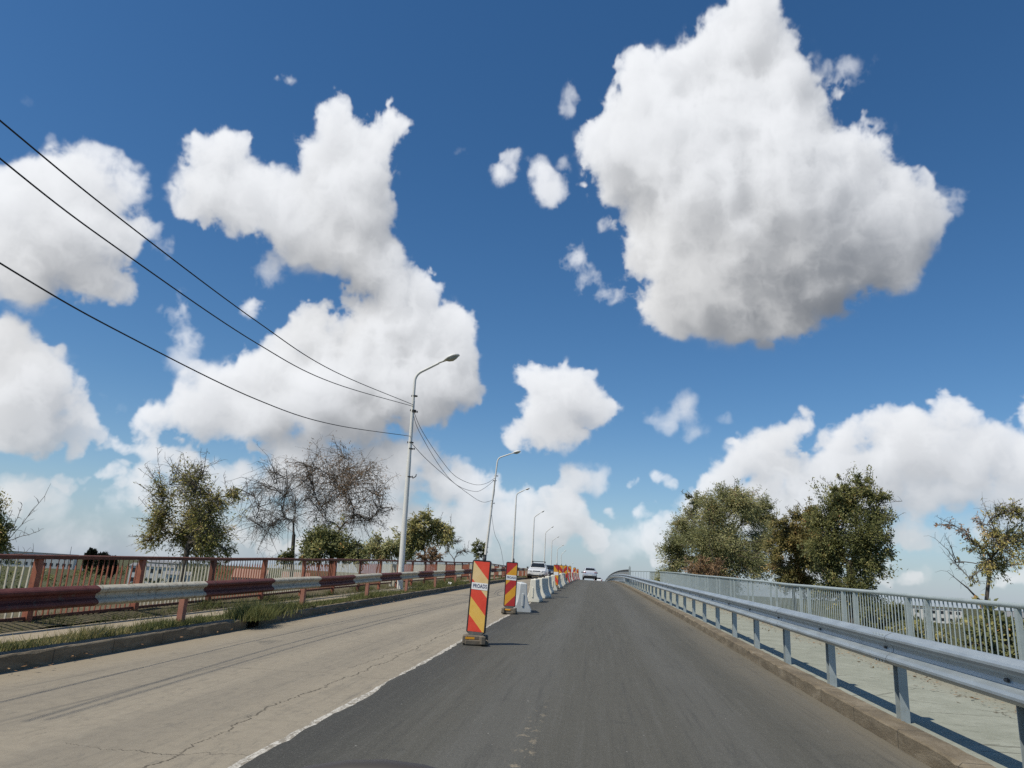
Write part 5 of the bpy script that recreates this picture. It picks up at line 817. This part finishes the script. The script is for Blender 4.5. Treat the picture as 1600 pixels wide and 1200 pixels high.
plant('yellow_weeds','shrub','yellowish weedy shrub low behind the right railing','shrub','leaf_yellow',.09,.4,1.7,'bark',.8,22,.03,group='shrubs beside the overpass',seed=20,tint_bias=.02,twig_r=.005)
# three dark far trees on the left horizon
def far_tree(x,y,z,h,w,label,seed):
    r=np.random.default_rng(seed); t=thing('far_tree',(x,y,z),label,'tree','dark trees on the left horizon')
    mb=MB(); mb.tube([(0,0,-.5),(0,0,h*.5),(0,0,h*.85)],[.35,.25,.1],8); mb.build('trunk',M['bark'],t)
    n=5200; d=r.normal(0,1,(n,3)); d/=np.linalg.norm(d,axis=1)[:,None]; q=r.random(n)**.33*(1+.18*np.sin(d[:,0]*5+d[:,2]*4+seed)*np.cos(d[:,1]*6))
    C=d*q[:,None]*np.array([w/2,w/2,h*.44])+np.array([0,0,h*.56])
    leaves_mesh('crown',C,d,.95,.55,M['leaf_black'],t,r.random(n),r,.1)
far_tree(-212,300,-7,11.2,4.6,'tallest of the three dark trees on the left horizon',1); far_tree(-206.6,300,-7,9.8,5.4,'wide middle one of the three dark trees on the left horizon',2); far_tree(-201.8,300,-7,8.4,3.0,'smallest of the three dark trees on the left horizon',3)
t=None
# a small bush far beyond the crest on the right
TREES['beyond']=dict(base=(4.6,170,-6),fork=(0,4.5),cl=[(0,7.2,.8),(.9,7.6,.7),(-.6,6.6,.7),(.5,6.4,.9)],tips=[])
plant('beyond','roadside_tree','tiny tree top beyond the crest behind the bridge parapet','tree','leaf_grey',.4,.4,2.0,'bark',.8,12,.12,group=GT,seed=30)
# undergrowth on both banks and bushes over the plain: nobody could count it
def scatter(name,n,fx,size,leaf,seed,kind='stuff',per=260,rad=(.5,1.3),bias=0.0,tall=1.0):
    r=np.random.default_rng(seed); CC=[];DD=[];TT=[]
    for i in range(n):
        x,y,rd=fx(r); z=landz(x,y); 
        d=r.normal(0,1,(per,3)); d/=np.linalg.norm(d,axis=1)[:,None]; q=r.random(per)**.4
        c=d*q[:,None]*np.array([rd,rd,rd*.75*tall])+np.array([x,y,z+rd*.45*tall]); CC.append(c); DD.append(d+np.array([0,0,.5])); TT.append(np.clip(r.normal(.45+bias,.15)+r.normal(0,.16,per),0,1))
    C=np.concatenate(CC); D=np.concatenate(DD); o=leaves_mesh(name,C,D,size,.45,M[leaf],None,np.concatenate(TT),r,.1)
    return tag(o,kind=kind)
scatter('undergrowth',210,lambda r:(-9.2-r.random()**1.3*9,r.uniform(5,95),r.uniform(.4,1.0)),.15,'leaf_dark',41,per=300,bias=-.1)
scatter('undergrowth',46,lambda r:(-9.3-r.random()*2.2,r.uniform(6.5,14.6),r.uniform(.6,.85)),.06,'leaf_dark',44,per=2000,bias=-.28,tall=1.85)
scatter('undergrowth',170,lambda r:(5.8+r.random()**1.4*8,r.uniform(8,85),r.uniform(.35,.9)),.14,'leaf_olivebrown',42,per=300,bias=-.02)
def plainx(r):
    y=r.uniform(60,900); s=r.choice((-1,1)); x=s*(22+r.random()*(60+y*.9)); return x,y,r.uniform(1.2,3.6)
scatter('scrub_woodland',420,plainx,.9,'leaf_dark',43,per=130,bias=-.12)
# ------------------------------------------------------------------ grass and litter on the verges
def blades(name,n,fx,h,w,seed,mat='grass',bias=0.0):
    r=np.random.default_rng(seed); x,y,hs=fx(r,n); z=np.array([zr(q) for q in y])
    a=r.random(n)*2*np.pi; ln=r.normal(0,.45,(n,2)); H=h*hs*r.uniform(.4,1.3,n); W=w*r.uniform(.6,1.4,n)
    B=np.stack([x,y,z+.07],1); u=np.stack([np.cos(a),np.sin(a),0*a],1)*W[:,None]/2; up=np.stack([ln[:,0]*H,ln[:,1]*H,H],1)
    V=np.stack([B-u,B+u,B+up*.6+u*.7,B+up],1).reshape(-1,3); F=np.arange(n*4).reshape(n,4)
    return tag(np_mesh(name,V,F,M[mat],None,np.clip(r.normal(.42+bias,.2,n),0,1)),kind='stuff')
cl=np.random.default_rng(5).random((400,2))
def vx(a,b,y0,y1,clump=.9,seed=0):
    def f(r,n):
        y=y0+(y1-y0)*r.random(n)**1.35; x=-(a+(b-a)*r.random(n))
        k=np.sin(y*1.9+seed)*.5+np.sin(y*.73+x*5+seed*2)*.5+np.sin(y*4.7+x*3)*.35
        keep=r.random(n)<np.clip(.55+clump*k,.05,1); y=np.where(keep,y,y0+(y1-y0)*r.random(n)); hs=np.clip(.75+.55*k,.25,1.5)
        return x+np.array([KX(q) for q in y]),y,hs
    return f
blades('verge_grass',46000,vx(.20,.60,3,75,.8,1),.085,.010,51)
blades('verge_grass',30000,vx(1.22,1.60,3,60,.9,2),.16,.011,52,bias=-.08)
blades('dry_grass',5000,vx(.22,.58,5,9.5,.5,4),.12,.008,53,bias=.4)
def tuft(x0,y0,sx,sy,hh):
    def f(r,n): return r.normal(x0,sx,n),r.normal(y0,sy,n),np.full(n,hh)*r.uniform(.4,1.2,n)
    return f
for i,(x,y,sx,sy,n,hh) in enumerate(((-5.55,12.2,.11,.22,3000,2.1),(-5.8,12.9,.16,.45,2600,2.2),(-6.0,14.6,.14,.7,2200,1.5),(-6.15,21,.14,.9,2400,1.5),(-6.35,33.5,.2,1.8,2600,2.6),(-6.6,30,.3,2.0,2400,1.8),(-6.9,11,.15,1.2,2000,1.2),(-6.95,17,.12,1.5,2000,1.2))):
    blades('weed_clump',n,tuft(x,y,sx,sy,hh),.095,.011,60+i,bias=-.02)
def litter(name,n,xa,xb,y0,y1,zz,seed,size=.045):
    r=np.random.default_rng(seed); y=y0+(y1-y0)*r.random(n)**1.3; k=np.sin(y*2.1)+np.sin(y*.9+2); x=xa+(xb-xa)*r.beta(2.2,2.2,n)+.12*k*.5
    C=np.stack([x,y,np.array([zr(q) for q in y])+zz+r.uniform(.002,.018,n)],1); D=r.normal(0,1,(n,3)); D[:,2]*=.08
    D/=np.linalg.norm(D,axis=1)[:,None]; U=np.cross(D,np.array([0,0,1.0])+r.normal(0,.22,(n,3))); U/=np.linalg.norm(U,axis=1)[:,None]
    L=(size*r.uniform(.5,1.3,n))[:,None]; V=np.stack([C-D*L*.5,C+U*L*.25,C+D*L*.5,C-U*L*.25],1).reshape(-1,3)
    return tag(np_mesh(name,V,np.arange(n*4).reshape(n,4),M['litter'],None,r.random(n)),kind='stuff')
litter('fallen_leaves',1100,3.6,4.3,3.5,40,.092,71,.05); litter('fallen_leaves',1300,-7.5,-6.75,5,45,.115,72,.06); litter('fallen_leaves',260,-5.75,-5.3,5,26,-.02,73,.045)
wx,wy=-6.2,32.5; wz=zr(wy)+.14
tag(np_mesh('white_litter',[(wx-.08,wy+.1,wz+.03),(wx+.08,wy,wz+.02),(wx+.09,wy+.2,wz+.09),(wx-.07,wy+.22,wz+.10),(wx-.1,wy+.1,wz-.03),(wx+.1,wy,wz-.04)],[[0,1,2,3],[4,5,1,0]],M['sticker']),'crumpled white litter lying in the weeds by the left kerb','litter')
# ------------------------------------------------------------------ the town on the plain
def house(x,y,w,d,h,rz,label,wall,roof,nwin=4,rows=1,pitch=.35,group='low buildings on the plain'):
    z=-7.1; t=thing('building',(x,y,z),label,'building',group,rz)
    mb=MB(); mb.box((0,0,h/2),(w,d,h)); mb.build('wall',M[wall],t)
    mb=MB(); o=.35
    if pitch>0:
        ph=d*pitch/2*1.1; mb.loft([[(-w/2-o,-d/2-o,h+.005),(-w/2-o,0,h+ph),(-w/2-o,d/2+o,h+.005)],[(w/2+o,-d/2-o,h+.005),(w/2+o,0,h+ph),(w/2+o,d/2+o,h+.005)]])
    else: mb.box((0,0,h+.22),(w+.5,d+.5,.42))
    mb.build('roof',M[roof],t)
    for rw in range(rows):
        for i in range(nwin):
            mb=MB(); hh=h/rows; mb.box((-w/2+w*(i+.5)/nwin,-d/2-.02,hh*(rw+.55)),(w/nwin*.5,.09,hh*.42)); mb.build('window',M['win'],t)
    return t
house(-152,250,14,9,6.2,.3,'white house on the plain seen through the left fence below the yellowing tree','wall_white','roof_grey',5,2,.2)
house(-136,238,7,7,4.2,.4,'small white outbuilding seen through the cream fence bay','wall_white','roof_grey',2,1,.3)
house(-140,300,13,9,3.6,.2,'tan house with an orange roof seen through the left fence','wall_tan','roof_orange',4,1,.7)
house(-128,318,11,8,3.8,.5,'second orange roofed house beside the first one','wall_tan','roof_orange',3,1,.7)
house(-338,430,40,14,8.6,.5,'long low pale building at the far left horizon','wall_white','roof_grey',12,2,0)
house(-300,430,13,10,9.6,.5,'taller end block beside the long pale building on the left horizon','wall_white','roof_grey',3,2,0)
house(-250,420,16,9,7.2,.4,'pale shed left of the three dark far trees','wall_tan','roof_grey',4,1,.25)
house(172,410,22,9,6.8,-.2,'long white building on the right horizon behind the railing','wall_white','roof_grey',6,2,0)
house(196,380,11,9,5.2,-.3,'tan house on the right plain behind the railing','wall_tan','roof_grey',4,1,.5)
mk=MB(); mk.tube([(0,0,0),(0,0,13.5)],[.22,.10],8); mo=mk.build('radio_mast',M['clamp']); mo.location=(-318,430,-7); tag(mo,'thin mast rising over the long pale building at the left','mast')
# ------------------------------------------------------------------ sky, sun, camera
def cloud_map(BLOBS, res=0.075, nw=44, dw=0.45, seed=3):
    """raymarched cumulus in a (azimuth, elevation, depth) block; returns rgb, alpha, extents"""
    A0,A1,E0,E1=-66.0,52.0,-2.0,60.0
    nu=int((A1-A0)/res); nv=int((E1-E0)/res)
    us=(A0+(np.arange(nu)+.5)*res).astype(np.float32); vs=(E0+(np.arange(nv)+.5)*res).astype(np.float32)
    ws=((np.arange(nw)-nw/2+.5)*dw).astype(np.float32)
    rng=np.random.default_rng(seed)
    octs=[]
    lam=5.0; amp=1.0
    for o in range(6):
        lu=int((A1-A0)/lam)+3; lv=int((E1-E0)/lam)+3; lw=int(nw*dw/lam)+3
        L=rng.random((lw,lv,lu),dtype=np.float32)
        fu=(us-A0)/lam; iu=fu.astype(int); fu=(fu-iu); fu=fu*fu*(3-2*fu)
        fv=(vs-E0)/lam; iv=fv.astype(int); fv=(fv-iv); fv=fv*fv*(3-2*fv)
        octs.append((L,lam,amp,iu,fu.astype(np.float32),iv,fv.astype(np.float32)[:,None],o))
        lam*=0.5; amp*=0.73
    def noise(w):
        tot=np.zeros((nv,nu),np.float32)
        for L,lam,amp,iu,fu,iv,fv,o in octs:
            f=(w-ws[0])/lam; i=int(f); f-=i; f=f*f*(3-2*f)
            S=L[i]*(1-f)+L[i+1]*f
            T=S[iv]*(1-fv)+S[iv+1]*fv
            T=T[:,iu]*(1-fu)+T[:,iu+1]*fu
            if o>=1: T=np.abs(2*T-1)*1.35-.33
            else: T=T-.5
            tot+=amp*T
        return tot
    IU=np.arange(nu)[None,:]; JV=np.arange(nv)[:,None]
    wl=[rng.random((int(nw*dw/l)+3,int((E1-E0)/l)+3,int((A1-A0)/l)+3,2),dtype=np.float32)-.5 for l in (2.6,1.1,.5)]
    def warp(w):
        o=np.zeros((nv,nu,2),np.float32)
        for L,l,a in zip(wl,(2.6,1.1,.5),(1.1,.9,.55)):
            f=(w-ws[0])/l; i=int(f); f-=i; f=f*f*(3-2*f)
            S=L[i]*(1-f)+L[i+1]*f
            fv=(vs-E0)/l; iv=fv.astype(int); fv=((fv-iv)**2*(3-2*(fv-iv)))[:,None,None]
            T=S[iv]*(1-fv)+S[iv+1]*fv
            fu=(us-A0)/l; iu=fu.astype(int); fu=((fu-iu)**2*(3-2*(fu-iu)))[None,:,None]
            o+=a*(T[:,iu]*(1-fu)+T[:,iu+1]*fu)
        return o
    D=np.zeros((nw,nv,nu),np.float16)
    cosel=np.cos(np.radians(vs))[:,None]
    for k,w in enumerate(ws):
        P=np.ones((nv,nu),np.float32); Q=np.zeros((nv,nu),np.float32)
        for az,el,r,dn in BLOBS:
            R=r*1.42; rw=max(0.9*R,0.7)
            q=1-(w/rw)**2
            if q<=0: continue
            ce=np.cos(np.radians(el)); Ru=R/ce
            i0=max(0,int((az-Ru-A0)/res)); i1=min(nu,int((az+Ru-A0)/res)+2)
            j0=max(0,int((el-R-E0)/res)); j1=min(nv,int((el+R-E0)/res)+2)
            if i1<=i0 or j1<=j0: continue
            g=q-((us[i0:i1]-az)/Ru)[None,:]**2-((vs[j0:j1]-el)/R)[:,None]**2
            g=np.maximum(g,0); g=g*g
            P[j0:j1,i0:i1]*=1-g*.97
            Q[j0:j1,i0:i1]=np.maximum(Q[j0:j1,i0:i1],(dn*np.minimum(1,g*6)))
        if Q.max()<=0: continue
        G=1-P
        n=noise(w); wp=warp(w)
        ii=np.clip(IU+(wp[...,0]/res).astype(int),0,nu-1); jj=np.clip(JV+(wp[...,1]/res).astype(int),0,nv-1)
        G=G[jj,ii]; Q=Q[jj,ii]; n=n[np.clip(JV+(wp[...,0]*.8/res).astype(int),0,nv-1),np.clip(IU-(wp[...,1]*.8/res).astype(int),0,nu-1)]
        soft=.37+.9*(1-Q)
        d=(G*(1.15-.25*(1-Q))-.25-n*(.56+.45*(1-Q)))/soft
        d*=np.clip((G-.02)/.45,0,1)**.8
        D[k]=np.clip(d,0,1)*np.clip(Q,0,1)**1.5
    # light sweep (sun high, left, slightly behind the viewer: slices k=0 is nearest the viewer)
    sig=1.5
    du=-.55/.80; dwv=-.35/.80   # shift per unit of elevation towards the sun
    tau=np.zeros((nw,nu),np.float32); TAU=np.zeros((nw,nv,nu),np.float16)
    amb=np.zeros((nw,nu),np.float32); AMB=np.zeros((nw,nv,nu),np.float16)
    step=res/.80
    su=du; sw=dwv*res/dw
    iu0=np.clip(np.floor(np.arange(nu)+su).astype(int),0,nu-1); iu1=np.clip(iu0+1,0,nu-1); fu=su-np.floor(su)
    kw0=np.floor(np.arange(nw)+sw).astype(int); fw=sw-np.floor(sw)
    k0=np.clip(kw0,0,nw-1); k1=np.clip(kw0+1,0,nw-1)
    for j in range(nv-1,-1,-1):
        dec=np.where(D[:,j]>.03,1.0,.5**(res/1.8)).astype(np.float32)
        TAU[:,j]=np.minimum(tau,60); AMB[:,j]=np.minimum(amb,60)
        t=tau+D[:,j].astype(np.float32)*sig*step
        t=t[:,iu0]*(1-fu)+t[:,iu1]*fu
        tau=(t[k0]*(1-fw)+t[k1]*fw)*dec[k0]
        amb=amb*dec+D[:,j].astype(np.float32)*sig*res
    def blur(a,rad):
        r=max(1,int(rad/res))
        for ax in (0,1):
            p=np.pad(a,[(r+1,r) if q==ax else (0,0) for q in (0,1)],mode='edge').cumsum(axis=ax,dtype=np.float64)
            n=p.shape[ax]
            a=((p[2*r+1:]-p[:n-2*r-1]) if ax==0 else (p[:,2*r+1:]-p[:,:n-2*r-1]))/(2*r+1)
        return a.astype(np.float32)
    T=np.ones((nv,nu),np.float32); C=np.zeros((nv,nu,3),np.float32)
    sunc=np.array([1.0,.975,.93],np.float32); skyc=np.array([.50,.60,.77],np.float32); gndc=np.array([.42,.44,.47],np.float32)
    for k in range(nw):
        d=D[k].astype(np.float32)
        a=1-np.exp(-d*sig*dw*1.25)
        ta=TAU[k].astype(np.float32)
        tb=blur(blur(ta,.6),.6); tc=blur(blur(ta,1.4),1.4); am=blur(blur(AMB[k].astype(np.float32),1.0),1.0)
        s=.16*np.exp(-.45*blur(ta,.22))+.30*np.exp(-.22*tb)+.54*np.exp(-.18*tc)
        b=np.exp(-.13*am)
        col=.74*s[...,None]*sunc+(.13+.21*b)[...,None]*skyc+(.15+.03*(1-b))[...,None]*gndc
        C+=(T*a)[...,None]*col; T*=1-a
        if T.max()<.002: break
    al=1-T
    rgb=C/np.maximum(al,1e-4)[...,None]
    w=blur(blur(al,.55),.55)+1e-4
    for c in range(3):
        sm=blur(blur(C[...,c],.55),.55)/w
        rgb[...,c]=sm+.38*(rgb[...,c]-sm)
    return rgb,al,(A0,A1,E0,E1)
CLOUD_RES=.07; CLOUD_GAIN=9.0; SKY=(200,1.0,.3,3.0,1.25,.90,.34,(2.6,3.6,5.3,1)); SUN_E=3.6; EXPO=0.18
SUN_EL,SUN_AZ=R(56),R(-132)                   # azimuth from +y towards +x: the sun stands on the left, a little behind
sd=Vector((math.cos(SUN_EL)*math.sin(SUN_AZ),math.cos(SUN_EL)*math.cos(SUN_AZ),math.sin(SUN_EL)))
rgb,al,(A0,A1,E0,E1)=cloud_map(BLOBS,res=CLOUD_RES)
nv,nu=al.shape
px=np.ones((nv,nu,4),np.float32); bad=al<.004; rgb[bad]=.8; px[...,:3]=rgb; px[...,3]=al
img=bpy.data.images.new('cumulus_field',nu,nv,alpha=True,float_buffer=True); img.colorspace_settings.name='Non-Color'; img.alpha_mode='CHANNEL_PACKED'
img.pixels.foreach_set(px.ravel()); img.update(); img.pack()
W=bpy.data.worlds.new('World'); SC.world=W; W.use_nodes=True; nt=W.node_tree; n=N(nt); bg=nt.nodes['Background']
sky=n.new('ShaderNodeTexSky',sky_type='NISHITA'); sky.sun_disc=False; sky.sun_elevation=SUN_EL; sky.sun_rotation=SUN_AZ; sky.altitude=SKY[0]; sky.air_density=SKY[1]; sky.dust_density=SKY[2]; sky.ozone_density=SKY[3]
tc=n.new('ShaderNodeTexCoord'); sx=n.new('ShaderNodeSeparateXYZ'); nt.links.new(tc.outputs['Generated'],sx.inputs[0])
az=n.math('MULTIPLY',n.math('ARCTAN2',sx.outputs[0],sx.outputs[1]),180/math.pi); el=n.math('MULTIPLY',n.math('ARCSINE',sx.outputs[2]),180/math.pi)
cb=n.new('ShaderNodeCombineXYZ'); n.put(cb.inputs[0],n.math('DIVIDE',n.math('SUBTRACT',az,A0),A1-A0)); n.put(cb.inputs[1],n.math('DIVIDE',n.math('SUBTRACT',el,E0),E1-E0))
im=n.new('ShaderNodeTexImage',image=img,extension='CLIP',interpolation='Cubic'); nt.links.new(cb.outputs[0],im.inputs[0])
cloud=n.new('ShaderNodeVectorMath',operation='SCALE'); nt.links.new(im.outputs['Color'],cloud.inputs[0]); cloud.inputs[3].default_value=CLOUD_GAIN
hs=n.new('ShaderNodeHueSaturation'); nt.links.new(sky.outputs[0],hs.inputs['Color']); hs.inputs['Saturation'].default_value=SKY[4]; hs.inputs['Value'].default_value=SKY[5]
# thin bright air low over the plain
low=n.math('POWER',n.math('SUBTRACT',1.0,n.math('MULTIPLY',n.math('MAXIMUM',el,0.0),1/13.0),clamp=True),1.6)
air=n.mix(n.math('MULTIPLY',low,SKY[6]),hs.outputs[0],SKY[7])
low2=n.math('MULTIPLY',n.math('SUBTRACT',1.0,n.math('MULTIPLY',n.math('MAXIMUM',el,0.0),1/5.5),clamp=True),.62)
air=n.mix(low2,air,(2.8,3.6,4.9,1))
veil=n.math('MULTIPLY',im.outputs['Alpha'],n.math('SUBTRACT',1.0,n.math('MULTIPLY',low,.25)))
nt.links.new(n.mix(veil,air,cloud.outputs[0]),bg.inputs[0]); bg.inputs[1].default_value=.1
L=bpy.data.lights.new('sun','SUN'); L.energy=SUN_E; L.angle=R(.5); L.color=(1,.935,.81); lo=bpy.data.objects.new('sun',L); COL.objects.link(lo); lo.rotation_euler=sd.to_track_quat('Z','Y').to_euler(); lo.location=(-30,-20,60)
cam=bpy.data.cameras.new('camera'); cam.sensor_width=36; cam.lens=36*1150/1600; cam.clip_start=.05; cam.clip_end=20000
co=bpy.data.objects.new('camera',cam); COL.objects.link(co)
RM=Matrix(((0.9927825,-0.02623197,0.11702479),(0.1060848,-0.26303911,-0.95893506),(0.05593685,0.96442849,-0.25835781)))
co.matrix_world=Matrix.Translation((0,0,EYE))@RM.to_4x4(); SC.camera=co
SC.view_settings.view_transform='Standard'; SC.view_settings.look='None'; SC.view_settings.exposure=EXPO; SC.view_settings.gamma=1.0
SC.cycles.use_denoising=False; SC.cycles.max_bounces=6; SC.cycles.transparent_max_bounces=8; SC.cycles.caustics_reflective=False; SC.cycles.caustics_refractive=False
SC.cycles.sample_clamp_indirect=6
